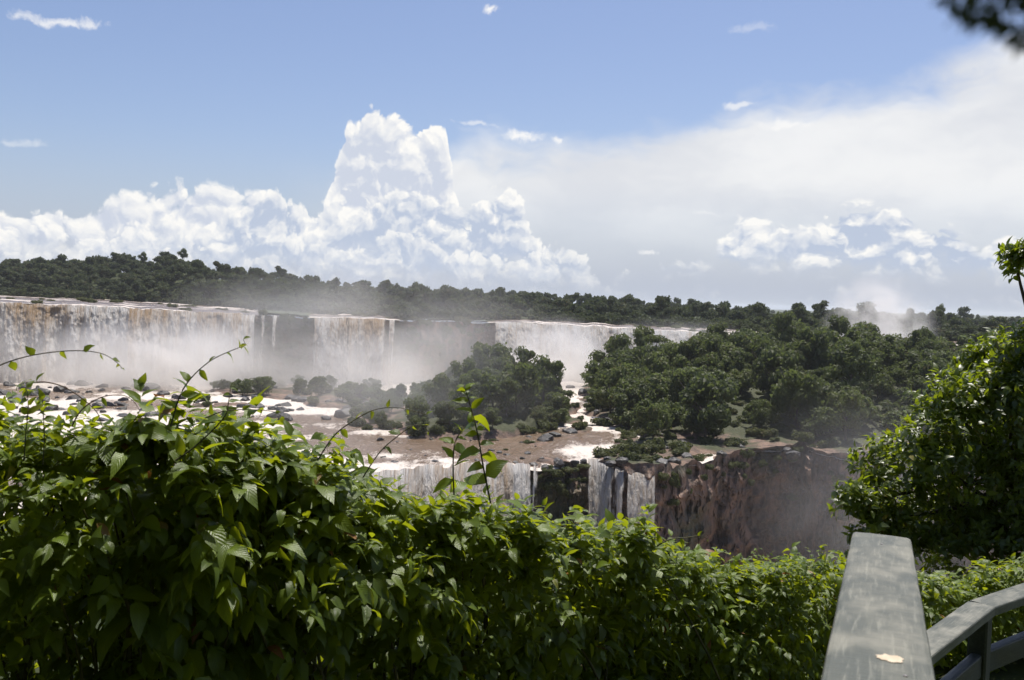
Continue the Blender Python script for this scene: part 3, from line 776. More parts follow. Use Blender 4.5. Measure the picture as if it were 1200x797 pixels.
for (x, y) in scatter(20, lambda r: (r.uniform(-128, -44), r.uniform(384, 442)), 8.0, 23):
    z = float(ground_at(x, y)[0])
    if z > SHELF - 0.6: plant_tree(rt.randrange(9), (x, y, z - 0.4), rt.uniform(0.45, 0.85), 'stunted tree dripping with spray on the boulder islets', 'stunted trees on the misty islets', rt.uniform(0, 6.28))
# scrub, tufts and creepers on the shelf and the cliff brow
SHRUBS = []
for i in range(5):
    V, F, T = crown(500 + i, lobes=8, per=150, size=0.10, rz=0.5, spread=0.62, lobe=(0.3, 0.5))
    V[:, 2] += 0.35
    SHRUBS.append(mesh_np('shrub_foliage', V, F, MAT['scrub_leaf'], False, attr={'tint': T}))
def shrub(x, y, z, s, label, group, sz=1.0, name='shrub'):
    w_ = 'large ' if s > 2.9 else 'tiny ' if s < 1.5 else 'small ' if s < 2.2 else ''
    label, group = w_ + label, w_ + group
    o = obj(name, SHRUBS[rt.randrange(5)]); o.location = (x, y, z); o.scale = (s, s, s * sz); o.rotation_euler = (0, 0, rt.uniform(0, 6.28))
    return tag(o, label, 'shrub', group)
def dS(r):
    c = r.uniform(640, 975); y = r.uniform(250, 385); x = (c - 600) / 1150 * y
    ly = float(low_lip(np.array([c]))[0, 1])
    if y - ly < 2.5 or y - ly > 90 or x - chan_edge(y) < 2: return None
    return (x, y)
for (x, y) in scatter(105, dS, 4.6, 3):
    shrub(x, y, float(ground_at(x, y)[0]) - 0.2, rt.choice((1.5, 2.0, 2.6, 3.2, 4.2)), 'olive green shrub on the red rock ledge above the cliff', 'shrubs on the red ledge', rt.uniform(0.6, 1.0))
for (x, y) in scatter(60, lambda r: (r.uniform(6, 34), r.uniform(296, 410)), 3.6, 4):
    z = float(ground_at(x, y)[0])
    if z > SHELF + 0.1: shrub(x, y, z - 0.2, rt.uniform(1.4, 3.2), 'green shrub on the rocks of the channel between the islands', 'shrubs along the rocky channel')
for (x, y) in scatter(34, lambda r: (r.uniform(-135, -36), r.uniform(360, 455)), 4.2, 6):
    z = float(ground_at(x, y)[0])
    if z > SHELF - 0.1: shrub(x, y, z - 0.2, rt.uniform(1.6, 3.8), 'grey green bush on the misty boulder islets below the falls', 'bushes on the misty islets', rt.uniform(0.7, 1.3))
for (px, py, s) in ((620, 517, 2.2), (640, 508, 1.7), (610, 505, 1.6), (593, 525, 1.2), (560, 512, 1.8), (577, 514, 1.5), (650, 551, 2.0), (668, 549, 2.6), (683, 545, 2.2), (640, 549, 1.2)):
    p = on_z(px, py, SHELF + 0.6)
    shrub(p[0], p[1], max(SHELF - 0.2, float(ground_at(p[0], p[1])[0]) - 0.2), s, 'bright green grassy tuft at the edge of the brown rapids' if py < 530 else 'tufted shrub on the rock between the two cascades', 'grassy tufts in the rapids' if py < 530 else 'tufts on the rock between cascades', 0.55, name='grass_tuft')
for k in range(44):
    a = rt.uniform(3.0, 6.4); q_ = rt.uniform(0.72, 1.02); x, y = -19 + 40 * math.cos(a) * q_, 357 + 58 * math.sin(a) * q_
    if y < 372: shrub(x, y, max(SHELF - 0.3, float(ground_at(x, y)[0]) - 0.3), rt.uniform(1.8, 3.8), 'low bush at the waterside foot of the wooded island', 'bushes round the foot of the wooded island', rt.uniform(0.7, 1.1))
for (x, y) in scatter(58, lambda r: (lambda q: q if q and q[1] - float(low_lip(np.array([600 + 1150 * q[0] / q[1]]))[0, 1]) < 75 else None)(dR_(r)), 4.6, 17):
    shrub(x, y, float(ground_at(x, y)[0]) - 0.3, rt.uniform(2.4, 4.4), 'undergrowth bush between the trees at the forest edge', 'undergrowth at the forest edge', rt.uniform(0.7, 1.2))
# creepers and bushes hanging on the cliff brow
for k in range(58):
    c = rt.uniform(772, 1000) if k < 40 else rt.uniform(632, 690)
    P = low_lip(np.array([c]))[0]
    dz = -abs(rt.gauss(0, 5.0)) if k < 40 else -abs(rt.gauss(0, 4))
    shrub(P[0], P[1] - 0.6 + dz * 0.11, P[2] + dz - 0.6, rt.uniform(0.9, 2.3), 'clinging shrub on the brow of the reddish cliff' if k < 40 else 'fern green clump hanging on the rock between the cascades', 'shrubs clinging to the cliff' if k < 40 else 'clumps hanging between the cascades', rt.uniform(0.8, 1.3), name='clinging_shrub')
# scrub islets on the upper river and along the brink
def dU(r):
    c = r.uniform(-60, 960); y = r.uniform(3, 190); P = up_lip(np.array([c]))[0]
    nearr = (300 < c < 372) or (464 < c < 578)
    k = vnoise(c / 45.0, y / 60.0, seed=9)
    if not nearr and (k < -0.1 or y < 12): return None
    if nearr and y > 60: return None
    Y = P[1] + y
    if Y > float(_bk(c)) + 10: return None
    return (P[0] / P[1] * Y, Y, P[2], 1.0)
for (x, y, z, s) in scatter(60, dU, 5.0, 8):
    shrub(x, y, z - 0.3, rt.uniform(1.8, 4.2), 'dark green bush growing out of the river above the falls', 'bushes along the brink of the falls', rt.uniform(0.45, 0.8), name='river_bush')

for k in range(60):
    c = rt.uniform(306, 364) if k < 22 else rt.uniform(468, 574); P = up_lip(np.array([c]))[0]; dz = -26 * rt.random() ** 1.4
    shrub(P[0], P[1] - 0.8 + dz * 0.1, P[2] + dz - 0.4, rt.uniform(1.6, 3.6), 'dark bush hanging on the shaded cliff between two of the falls', 'bushes hanging on the upper cliff', rt.uniform(0.9, 1.5), name='hanging_bush')
# far forest over the plateau: one mass
LOW = []
for i in range(7):
    V, F, T = crown(700 + i, lobes=6, per=44, size=0.17, rz=(0.7, 0.9, 0.6, 1.1, 0.8, 0.65, 1.0)[i], spread=0.6, lobe=(0.38, 0.55), core=0.8)
    LOW.append((V, F, T))
Vs, Fs, Ts, k = [], [], [], 0
r = np.random.default_rng(77)
pts = []
fc = np.linspace(-440, 1640, 261)
FL = up_lip(fc)
n_far = 1900
for i in range(n_far):
    c = r.uniform(-160, 1420)
    b, rd = float(_bk(c)), float(_rd(c))
    q = r.random()
    Y = b + 4 + (rd + 70 - b) * (q ** 1.15) if i < 1500 or c < 800 else r.uniform(rd, 3200)
    j = int(np.clip((c + 440) / 8, 0, 260)); P = FL[j]
    X = P[0] / P[1] * Y
    pts.append((c, X, Y, P[1], P[2]))
A = np.array(pts)
gz = plateau_z(A[:, 0], A[:, 1], A[:, 2], A[:, 3], A[:, 4])
for i in range(n_far):
    V, F, T = LOW[r.integers(7)]
    s = r.uniform(4.2, 6.8) * (1.0 + 0.15 * (r.random() < 0.06)) * (0.7 if A[i, 2] < _bk(A[i, 0]) + 25 else 1.0)
    th = r.uniform(0, 6.28); co, si = math.cos(th), math.sin(th)
    W = V @ np.array([[co, si, 0], [-si, co, 0], [0, 0, 1]]) * s * np.array([1, 1, r.uniform(0.8, 1.25)])
    hgt = TREE_H - 6.0 + r.normal() * 2.2 + 4.0 * (r.random() < 0.05)
    Vs.append(W + np.array([A[i, 1], A[i, 2], gz[i] + max(hgt * (s / 5.5), s * 0.55)])); Fs.append(F + k); k += len(V); Ts.append(np.clip(T + r.normal() * 0.12, 0, 1))
# lower growth under the canopy and along the banks
UND = [crown(760 + i, lobes=4, per=38, size=0.24, rz=0.6, spread=0.55, lobe=(0.4, 0.6), core=0.85) for i in range(4)]
n_und = 2000
B = []
for i in range(n_und):
    c = r.uniform(-160, 1420); b, rd = float(_bk(c)), float(_rd(c))
    Y = b - 4 + 46 * r.random() ** 1.6 if i < 1250 else b + (rd + 40 - b) * r.random()
    P = FL[int(np.clip((c + 440) / 8, 0, 260))]
    B.append((c, P[0] / P[1] * Y, Y, P[1], P[2]))
B = np.array(B); bz = plateau_z(B[:, 0], B[:, 1], B[:, 2], B[:, 3], B[:, 4])
for i in range(n_und):
    V, F, T = UND[r.integers(4)]; s = r.uniform(2.6, 5.0)
    th = r.uniform(0, 6.28); co, si = math.cos(th), math.sin(th)
    W = V @ np.array([[co, si, 0], [-si, co, 0], [0, 0, 1]]) * s
    Vs.append(W + np.array([B[i, 1], B[i, 2], max(bz[i], B[i, 4] - 0.6) + s * r.uniform(0.25, 0.9)])); Fs.append(F + k); k += len(V); Ts.append(np.clip(T + r.normal() * 0.15, 0, 1))
far = obj('forest', mesh_np('forest', np.concatenate(Vs), np.concatenate(Fs), MAT['far_leaf'], False, attr={'tint': np.concatenate(Ts)}))
tag(far, 'dark forest covering the hill and plateau above the falls', 'forest', kind='stuff')
# trees that stand out above the far canopy
for px, py, d, w, lab in ((1102, 366, 900, 5.2, 'lone emergent tree sticking up on the flat far horizon'), (215, 297, 905, 5.0, 'tall tree breaking the crest of the forested hill'),
                          (168, 301, 915, 4.5, 'slim tree just above the skyline of the forested hill')):
    p = at(px, py, d); c = np.array([float(px)]); P = up_lip(c)[0]
    g = float(plateau_z(c, np.array([p[0]]), np.array([float(d)]), np.array([P[1]]), np.array([P[2]]))[0])
    cm, tm, h, cr = TREES[4]
    e = tag(empty('emergent_tree', (p[0], p[1], g - 0.3)), lab, 'tree')
    kz = (p[2] - g) / h
    e.scale = (w / cr, w / cr, max(kz, 0.6))
    obj('trunk', tm, e); o = obj('crown', cm, e); o.location = (0, 0, h); o.scale = (1, 1, (1.75 if px > 1000 else 1.1) / max(kz, 0.6))

# ================================================================== boulders
BOULDERS = []
for i in range(7):
    V, F = ICO3; r = np.random.default_rng(900 + i)
    d = 1 + 0.28 * fbm(V[:, 0] * 1.3 + i * 9, V[:, 1] * 1.3, V[:, 2] * 1.3, seed=900 + i, octv=4)
    W = V * d[:, None]
    for _ in range(7):                       # split faces
        nrm = unit(r, 1)[0]; lim = r.uniform(0.55, 0.9); over = np.maximum(W @ nrm - lim, 0); W = W - over[:, None] * nrm * 0.92
    W = W * np.array([r.uniform(0.9, 1.25), r.uniform(0.8, 1.1), r.uniform(0.55, 0.8)])
    BOULDERS.append(mesh_np('boulder', W, F, MAT['basalt'], smooth=False))
def boulder(px, py, s, label, group, sink=0.25, mesh=None):
    w_ = 'large ' if s > 3.2 else 'little ' if s < 1.5 else ''
    label, group = w_ + label, w_ + group
    p = on_z(px, py, SHELF)
    z = max(SHELF, float(ground_at(p[0], p[1])[0]))
    o = obj('boulder', BOULDERS[rt.randrange(7)] if mesh is None else mesh)
    o.location = (p[0], p[1], z + s * 0.25 - sink * s); o.scale = (s, s, s * rt.uniform(0.8, 1.15)); o.rotation_euler = (rt.uniform(-.2, .2), rt.uniform(-.2, .2), rt.uniform(0, 6.28))
    return tag(o, label, 'boulder', group)
for px, py, s in ((90, 437, 5.0), (75, 441, 3.6), (22, 437, 3.4), (5, 440, 3.0), (142, 441, 2.4), (95, 452, 3.2), (72, 459, 3.4), (45, 463, 4.2), (20, 470, 4.0), (2, 463, 3.6), (62, 446, 2.5), (50, 470, 3.0), (10, 452, 3.0), (30, 455, 3.4), (148, 456, 2.0),
                  (178, 455, 3.9), (170, 458, 2.4), (145, 470, 1.8), (112, 472, 2.0), (60, 481, 2.6), (80, 486, 2.2), (100, 480, 1.8), (235, 437, 3.8), (222, 440, 2.8), (250, 458, 1.6), (120, 458, 1.7), (205, 466, 1.6), (88, 468, 3.0), (30, 482, 2.4), (255, 443, 2.0)):
    boulder(px, py, s, 'wet black boulder in the cream coloured rapids below the wide brown fall', 'boulders in the rapids')
for (px, py) in scatter(110, lambda r: (r.uniform(-10, 300), 434 + 62 * r.random() ** 1.3) if vnoise(r.uniform(0, 9), 1.0, seed=3) > -0.4 else None, 5, 19):
    boulder(px, py, rt.choice((0.7, 0.9, 1.2, 1.6, 2.2, 2.8)), 'loose dark stone breaking the surface of the foaming rapids', 'stones in the rapids', sink=0.35)
def dB(r):
    px, py = r.uniform(262, 470), r.uniform(424, 492)
    if (px - 365) ** 2 / 110 ** 2 + (py - 458) ** 2 / 38 ** 2 > 1: return None
    return (px, py)
for (px, py) in scatter(75, dB, 7, 13):
    boulder(px, py, rt.uniform(1.4, 4.2), 'dark boulder among the scrub of the misty islets below the smaller fall', 'boulders on the misty islets')
for px, py, s in ((668, 508, 3.2), (650, 512, 2.6), (640, 517, 3.0), (690, 500, 1.6), (655, 500, 2.2), (715, 497, 2.8), (728, 503, 2.0), (745, 508, 3.0), (757, 516, 2.6), (735, 520, 1.4), (700, 488, 1.8), (720, 487, 2.0), (772, 514, 2.2),
                  (655, 470, 2.4), (668, 455, 2.6), (648, 448, 3.0), (662, 440, 2.8), (684, 462, 3.4), (695, 470, 3.0), (706, 478, 2.6), (640, 480, 2.0), (632, 466, 2.4), (652, 436, 3.6), (672, 430, 4.6), (690, 436, 3.6), (640, 428, 4.4)):
    boulder(px, py, s, 'dark rock splitting the water of the channel between the islands', 'rocks in the channel')
for px, py, s in ((640, 549, 1.6), (655, 546, 1.8), (672, 543, 1.6), (684, 541, 1.2), (716, 549, 1.5), (728, 552, 1.7), (712, 545, 1.1), (775, 552, 2.0), (790, 546, 2.2), (806, 542, 1.6), (604, 543, 1.0), (560, 540, 0.9), (585, 531, 1.0), (540, 528, 0.8), (612, 538, 0.9), (626, 545, 1.3)):
    boulder(px, py, s, 'low brown rock on the brink of the lower cascade', 'rocks along the lower brink')
for (px, py) in scatter(34, lambda r: (r.uniform(440, 655), r.uniform(506, 543)), 9, 29):
    boulder(px, py, rt.choice((0.4, 0.5, 0.7, 0.9, 1.2)), 'wet stone just showing in the brown pool above the lower cascade', 'stones in the brown pool', sink=0.4)
for px, py, s in ((845, 535, 1.6), (866, 527, 2.0), (930, 536, 2.2), (922, 530, 1.4), (780, 530, 1.8), (800, 524, 1.5), (830, 520, 1.6)):
    boulder(px, py, s, 'sunlit reddish rock on the ledge at the top of the cliff', 'rocks on the red ledge').data.materials[0] = MAT['basalt']

# ================================================================== the lookout: leaves, hedge, vines, tree, railing
def leaf_shape(seed, nseg=5, width=0.42, fold=0.25, droop=0.35, wave=0.0, serr=0.0):
    """pointed oval leaf of unit length from its stalk at the origin along +X, blade facing +Z"""
    r = np.random.default_rng(seed)
    tq = np.linspace(0, 1, nseg + 1)
    w = width * 0.5 * np.sin(np.pi * np.clip(tq, 0, 1) ** 0.72) ** 0.85 * (1 - 0.25 * tq); w[0] = 0.012; w[-1] = 0.004
    x = tq * (1 - 0.10 * droop); z = -droop * tq ** 2 + 0.10 * droop * np.sin(tq * np.pi)
    y0 = 0.05 * wave * np.sin(tq * 5 + seed)
    mid = np.stack([x, y0, z], -1)
    side = lambda s: np.stack([x, y0 + s * w * math.cos(fold), z + w * math.sin(fold) + wave * 0.03 * np.sin(tq * 9 + s * 2 + seed)], -1)
    V = np.concatenate([mid, side(1), side(-1)]); n = nseg + 1
    LEAF_UV = np.concatenate([np.stack([tq, 0 * tq], -1), np.stack([tq, w / (w.max() + 1e-9)], -1), np.stack([tq, -w / (w.max() + 1e-9)], -1)])
    F = [[i, i + 1, n + i + 1, n + i] for i in range(nseg)] + [[2 * n + i, 2 * n + i + 1, i + 1, i] for i in range(nseg)]
    return V, np.array(F)[:, ::-1], LEAF_UV
LEAFS = [leaf_shape(i, nseg=4, width=(0.6, 0.66, 0.52, 0.58, 0.72, 0.5)[i], fold=(0.25, 0.15, 0.35, 0.3, 0.1, 0.4)[i], droop=(0.35, 0.5, 0.2, 0.6, 0.3, 0.15)[i], wave=(0.5, 1, .3, .8, 1, .5)[i]) for i in range(6)]
SMALL = [leaf_shape(20 + i, nseg=3, width=(0.5, 0.44, 0.56)[i], fold=(0.2, 0.35, 0.1)[i], droop=(0.2, 0.4, 0.3)[i]) for i in range(3)]
HEDGE_M = [mesh_np('hedge_leaf', V, F, MAT['hedge_leaf'], uv=Q) for V, F, Q in LEAFS]
BROAD_M = [mesh_np('broad_leaf', V, F, MAT['broad_leaf'], uv=Q) for V, F, Q in SMALL]
def frames(D, Nn):
    """rotation matrices with columns tip direction, side, blade normal"""
    D = D / np.linalg.norm(D, axis=1, keepdims=True)
    Y = np.cross(Nn, D); Y /= np.linalg.norm(Y, axis=1, keepdims=True) + 1e-9
    Z = np.cross(D, Y)
    return np.stack([D, Y, Z], -1)
def leaves_mass(shapes, kind, P, M, S, tint, mat, name):
    Vs, Fs, Ts, Us, k = [], [], [], [], 0
    for q, (V, F, Q) in enumerate(shapes):
        sel = np.where(kind == q)[0]
        if not len(sel): continue
        W = np.einsum('nij,vj->nvi', M[sel], V) * S[sel][:, None, None] + P[sel][:, None]
        n = len(V)
        Vs.append(W.reshape(-1, 3)); Fs.append((F[None] + (np.arange(len(sel)) * n)[:, None, None]).reshape(-1, 4) + k); k += n * len(sel)
        Ts.append(np.repeat(tint[sel], n)); Us.append(np.tile(Q, (len(sel), 1)))
    return mesh_np(name, np.concatenate(Vs), np.concatenate(Fs), mat, True, uv=np.concatenate(Us), attr={'tint': np.concatenate(Ts)})
def leaf_objects(meshes, kind, P, M, S, sel, parent, origin):
    for i in sel:
        o = bpy.data.objects.new('leaf', meshes[int(kind[i])])
        mt = np.eye(4); mt[:3, :3] = M[i] * S[i]; mt[:3, 3] = P[i] - origin
        o.matrix_basis = Matrix(mt.tolist()); o.parent = parent
        scene.collection.objects.link(o)
def biggest(P, S, M, limit, front=None):
    """the leaves that show largest: in the picture, near, facing the viewer"""
    q = to_px(P); d = np.linalg.norm(P, axis=1)
    inside = (q[:, 0] > -20) & (q[:, 0] < 1220) & (q[:, 1] > -20) & (q[:, 1] < 817) & (P[:, 1] > 0.1)
    face = np.abs(np.einsum('ni,ni->n', M[:, :, 2], P / d[:, None]))
    sc = S / d * (0.25 + face) * inside
    if front is not None: sc = sc * front
    idx = np.argsort(-sc)[:limit]
    return idx[sc[idx] > 0]

# ---- hedge of leafy shrubs: crest given by photo column, height and distance
CREST = [(-200, 480, 2.6), (-60, 486, 2.65), (0, 498, 2.7), (60, 506, 2.75), (110, 506, 2.8), (150, 490, 2.85), (190, 484, 2.9), (250, 484, 3.0), (300, 500, 3.1), (340, 524, 3.2), (380, 528, 3.3), (430, 540, 3.45), (480, 566, 3.6),
         (540, 568, 3.8), (590, 588, 4.0), (640, 608, 4.2), (700, 604, 4.5), (750, 612, 4.7), (780, 630, 4.9), (840, 648, 5.2), (900, 656, 5.5), (950, 652, 5.8), (1000, 662, 6.2), (1060, 684, 7.0), (1120, 690, 7.6), (1200, 668, 7.8), (1320, 660, 8.0), (1700, 650, 8.6)]
_cp, _cd = interp(CREST, 1), interp(CREST, 2)
def crest_pt(c): return np.array([at(a, b, d) for a, b, d in zip(c, _cp(c), _cd(c))])
def sprig_leaves(r, P0, D, L, nl, size):
    """leaves set alternately along shoots; P0 base, D direction, L length (arrays)"""
    n = len(P0)
    P, T, Nn, S = [], [], [], []
    side = np.cross(D, np.array([0, 0, 1.0]) + r.normal(size=(n, 3)) * 0.2); side /= np.linalg.norm(side, axis=1, keepdims=True) + 1e-9
    for j in range(nl):
        f = (j + 0.6) / nl
        sg = 1 if j % 2 else -1
        P.append(P0 + D * (L * f)[:, None] + np.array([0, 0, -0.25]) * (L * f * f)[:, None])
        d = side * sg * (0.95 - 0.45 * f) + D * (0.35 + 0.6 * f) + r.normal(size=(n, 3)) * 0.28
        d[:, 2] -= 0.25 + 0.3 * r.random(n)
        T.append(d)
        nn = np.array([0, 0, 1.0]) + D * 0.35 + r.normal(size=(n, 3)) * 0.38
        Nn.append(nn)
        S.append(size * (0.65 + 0.5 * np.sin(np.pi * min(f, 0.85))) * r.uniform(0.75, 1.2, n))
    return np.concatenate(P), np.concatenate(T), np.concatenate(Nn), np.concatenate(S)
segs = [(-200, 70), (40, 175), (150, 300), (270, 400), (370, 520), (490, 640), (610, 760), (730, 880), (850, 1010), (1000, 1330), (1320, 1640)]
seg_label = ['leafy green shrub with small upright shoots beside the thin arching vine', 'tangled shrub under the reddish arching stems before the black boulders', 'tall glossy shrub with a few rust red leaves on top',
             'shrub with long drooping leaves below the misty islets', 'broad leaved shrub below the tall vertical vine shoot', 'pale backlit shrub overgrown at the foot of the tall vertical vine shoot',
             'dense leafy shrub before the two white streams', 'rounded shrub top with orange tinged leaves under the reddish cliff', 'small leaved shrub beside the end of the wooden handrail', 'yellow green shrub behind the lower handrail', 'leafy shrub further along behind the turning railing']
for i, (a, b) in enumerate(segs):
    r = np.random.default_rng(1000 + i)
    c0 = (a + b) / 2; w3 = float(crest_pt(np.array([b]))[0][0] - crest_pt(np.array([a]))[0][0])
    ns = int((1400, 1150, 1000, 1000, 950, 1050, 950, 1000, 1050, 700, 380)[i] * w3 * (1.0 if i < 8 else 0.9))
    c = r.uniform(a, b, ns)
    P = crest_pt(c)
    near = float(_cd(c0))
    # profile: up over the crest, down the front, and back over the top
    q = r.random(ns)
    v = np.where(q < 0.60, r.random(ns) ** 1.5 * 1.15, 0.0); back = np.where(q >= 0.60, r.random(ns) * 0.85, 0.0)
    lump = 0.09 * fbm(P[:, 0] * 2.4, v * 2.4 + 5, back * 2, seed=1200, octv=3)
    bulge = 0.13 * sstep(0, 0.25, v) - 0.40 * sstep(0.25, 0.9, v) + lump * 1.3
    inward = np.abs(r.normal(size=ns)) * 0.15
    deep = r.random(ns) < 0.34; inward = np.where(deep & (v > 0.1), r.uniform(0.25, 0.95, ns), inward)
    Pn = P.copy()
    Pn[:, 2] += -v + lump * (v < 0.2) - 0.36 * back - inward * (v < 0.05) * 0.9 + np.interp(P[:, 1], [2.8, 3.3, 4.0, 5.3, 7.0], [0.035, -0.04, -0.085, -0.10, 0.0])
    Pn[:, 1] += -bulge + back + inward * (v >= 0.05)
    up_ = (v < 0.06) & (back < 0.3) & (r.random(ns) < 0.10); Pn[:, 2] += np.where(up_, r.uniform(0.03, 0.10, ns), 0.0)
    D = np.stack([r.normal(size=ns) * 0.55, -0.55 * (v > 0.03) + r.normal(size=ns) * 0.45, 0.55 * (v < 0.25) + r.normal(size=ns) * 0.35], -1)
    D /= np.linalg.norm(D, axis=1, keepdims=True)
    size = (0.052, 0.066, 0.076, 0.074, 0.072, 0.064, 0.068, 0.062, 0.056, 0.066, 0.07)[i] * r.choice((0.6, 0.85, 1.0, 1.25), ns, p=(0.2, 0.3, 0.3, 0.2))
    LP_, T, Nn, S = sprig_leaves(r, Pn, D, r.uniform(0.08, 0.18, ns), 6, size)
    # shaded inner leaves low in the bush
    ni = int(330 * w3); ci = r.uniform(a, b, ni); Pi = crest_pt(ci)
    Pi[:, 2] -= 0.28 + 1.25 * r.random(ni); Pi[:, 1] += r.uniform(0.02, 0.95, ni)
    Di = unit(r, ni)
    L2, T2_, N2_, S2_ = sprig_leaves(r, Pi, Di, r.uniform(0.1, 0.22, ni), 6, 0.105)
    n_out = len(LP_)
    LP_, T, Nn, S = np.concatenate([LP_, L2]), np.concatenate([T, T2_]), np.concatenate([Nn, N2_]), np.concatenate([S, S2_])
    M = frames(T, Nn); kind = r.integers(0, 6, len(LP_))
    tint = np.clip(0.45 + 0.25 * r.normal(size=len(LP_)), 0, 0.97); warm = r.random(len(LP_)) < (0.012 if i in (1, 2, 7) else 0.004); tint[warm] = 1.0
    origin = np.array([P[:, 0].mean(), P[:, 1].mean(), 0.0]); origin[2] = float(near_z(origin[0], origin[1])) - 0.05
    e = tag(empty('leafy_shrub', tuple(origin)), seg_label[i], 'shrub', None)
    fr = np.repeat(0.1, len(LP_)); fr[:n_out] = np.tile(np.where(back > 0.12, 0.5, 1.0) * np.where(inward > 0.14, 0.3, 1.0), 6)
    sel = biggest(LP_, S, M, 300, fr); rest = np.setdiff1d(np.arange(len(LP_)), sel)
    leaf_objects(HEDGE_M, kind, LP_, M, S, sel, e, origin)
    o = obj('foliage', leaves_mass(LEAFS, kind[rest], LP_[rest] - origin, M[rest], S[rest], tint[rest], MAT['hedge_fill'], 'shrub_foliage_mass'), e); o['kind'] = 'stuff'
    # woody stems from the ground to the shoots
    parts = []
    for k in range(16):
        j = r.integers(ns); tip = Pn[j] - D[j] * 0.02; foot = np.array([origin[0] + r.normal() * 0.25 * w3, origin[1] + 0.25 + r.normal() * 0.12, 0]); foot[2] = float(near_z(foot[0], foot[1])) - 0.1
        tt = np.linspace(0, 1, 7)[:, None]
        path = foot + (tip - foot) * tt + np.sin(tt * np.pi) * np.array([r.normal() * 0.06, 0.12, 0.05])
        parts.append(tube(path, np.linspace(0.010, 0.003, 7), 5))
    V, F = join(parts); obj('stem', mesh_np('shrub_stems', V - origin, F, MAT['stem']), e)

# ---- climbing shoots that rise above the hedge
def vine(pts, Y, rad, nleaf, size, label, mat='stem', tip_only=False, seed=0, small=False):
    r = np.random.default_rng(2000 + seed)
    P = np.array([at(px, py, Y + 0.02 * k) for k, (px, py) in enumerate(pts)])
    tq = np.linspace(0, len(P) - 1, 28)
    from mathutils import geometry
    def cr(t_):                                        # Catmull-Rom
        i = int(min(max(math.floor(t_), 0), len(P) - 2)); f = t_ - i
        p0, p1, p2, p3 = P[max(i - 1, 0)], P[i], P[i + 1], P[min(i + 2, len(P) - 1)]
        return 0.5 * ((2 * p1) + (-p0 + p2) * f + (2 * p0 - 5 * p1 + 4 * p2 - p3) * f ** 2 + (-p0 + 3 * p1 - 3 * p2 + p3) * f ** 3)
    path = np.array([cr(t_) for t_ in tq])
    o0 = path[0].copy()
    e = tag(empty('vine_shoot', tuple(o0)), label, 'vine')
    V, F = tube(path - o0, np.linspace(rad, rad * 0.35, 28), 6); obj('stem', mesh_np('vine_stem', V, F, MAT[mat]), e)
    if not nleaf: return e
    idx = np.linspace(3 if not tip_only else 14, 27, nleaf).astype(int)
    tan = np.gradient(path, axis=0)[idx]; tan /= np.linalg.norm(tan, axis=1, keepdims=True)
    sg = np.where(np.arange(nleaf) % 2 == 0, 1.0, -1.0)[:, None]
    side = np.cross(tan, np.array([0, 1.0, 0.3])); side /= np.linalg.norm(side, axis=1, keepdims=True)
    D = side * sg + tan * 0.5 + r.normal(size=(nleaf, 3)) * 0.35; D[:, 2] -= 0.25
    Nn = np.array([0, -0.5, 0.8]) + r.normal(size=(nleaf, 3)) * 0.4
    S = size * r.uniform(0.6, 1.15, nleaf) * np.linspace(1.15, 0.55, nleaf)
    leaf_objects(HEDGE_M, r.integers(0, 6, nleaf), path[idx], frames(D, Nn), S, range(nleaf), e, o0)
    return e
vine([(-40, 450), (0, 428), (40, 416), (85, 411), (118, 414), (136, 424), (143, 432)], 2.55, 0.0022, 9, 0.036, 'thin vine arching over the rapids with a drooping tip', seed=1)
vine([(200, 500), (210, 466), (224, 443), (248, 422), (276, 409), (287, 405), (285, 398)], 2.8, 0.0024, 10, 0.045, 'slender curved shoot rising from the tall glossy shrub', seed=2)
vine([(30, 449), (55, 448), (78, 455), (100, 470), (114, 484), (120, 500)], 2.7, 0.0024, 3, 0.04, 'bare reddish stem bending down in front of the black boulders', 'red_stem', seed=3)
vine([(84, 500), (96, 480), (118, 466), (142, 463), (156, 470), (164, 482)], 2.75, 0.0022, 4, 0.04, 'thin looping stem above the tangled shrub', 'red_stem', seed=4)
vine([(575, 590), (566, 545), (560, 510), (553, 482), (547, 462), (544, 452)], 3.6, 0.0040, 19, 0.090, 'tall upright vine shoot with paired bright leaves before the rapids', seed=5)
vine([(532, 580), (531, 545), (533, 520), (541, 505), (554, 494), (562, 492)], 3.62, 0.0034, 12, 0.08, 'shorter side shoot leaning against the tall vine shoot', seed=6)
vine([(372, 540), (392, 510), (416, 492), (440, 480), (468, 478), (500, 486)], 3.2, 0.0025, 7, 0.055, 'thin tendril arching out over the misty islets', seed=7)
vine([(240, 490), (262, 482), (290, 480), (318, 482), (330, 488)], 2.95, 0.0022, 6, 0.04, 'horizontal tendril with tiny leaves above the rapids', seed=8)
vine([(425, 560), (445, 530), (465, 512), (482, 500), (494, 498), (502, 506)], 3.35, 0.0025, 6, 0.045, 'fine pale tendril before the brown water', seed=9)
vine([(28, 540), (30, 510), (33, 480), (32, 460), (31, 452)], 2.6, 0.0018, 18, 0.050, 'small leaved upright shoot at the end of the hedge', seed=10)
vine([(50, 545), (52, 515), (51, 490), (50, 472), (51, 462)], 2.65, 0.0018, 17, 0.048, 'second small leaved shoot next to its taller twin', seed=11)
vine([(770, 640), (785, 632), (805, 630), (820, 628), (830, 632)], 4.6, 0.0035, 4, 0.05, 'short bare twig curling above the rounded shrub', seed=12)
vine([(205, 540), (230, 522), (262, 490), (268, 470), (270, 455)], 2.7, 0.0030, 8, 0.06, 'leaning shoot at the top of the tall glossy shrub', seed=13)

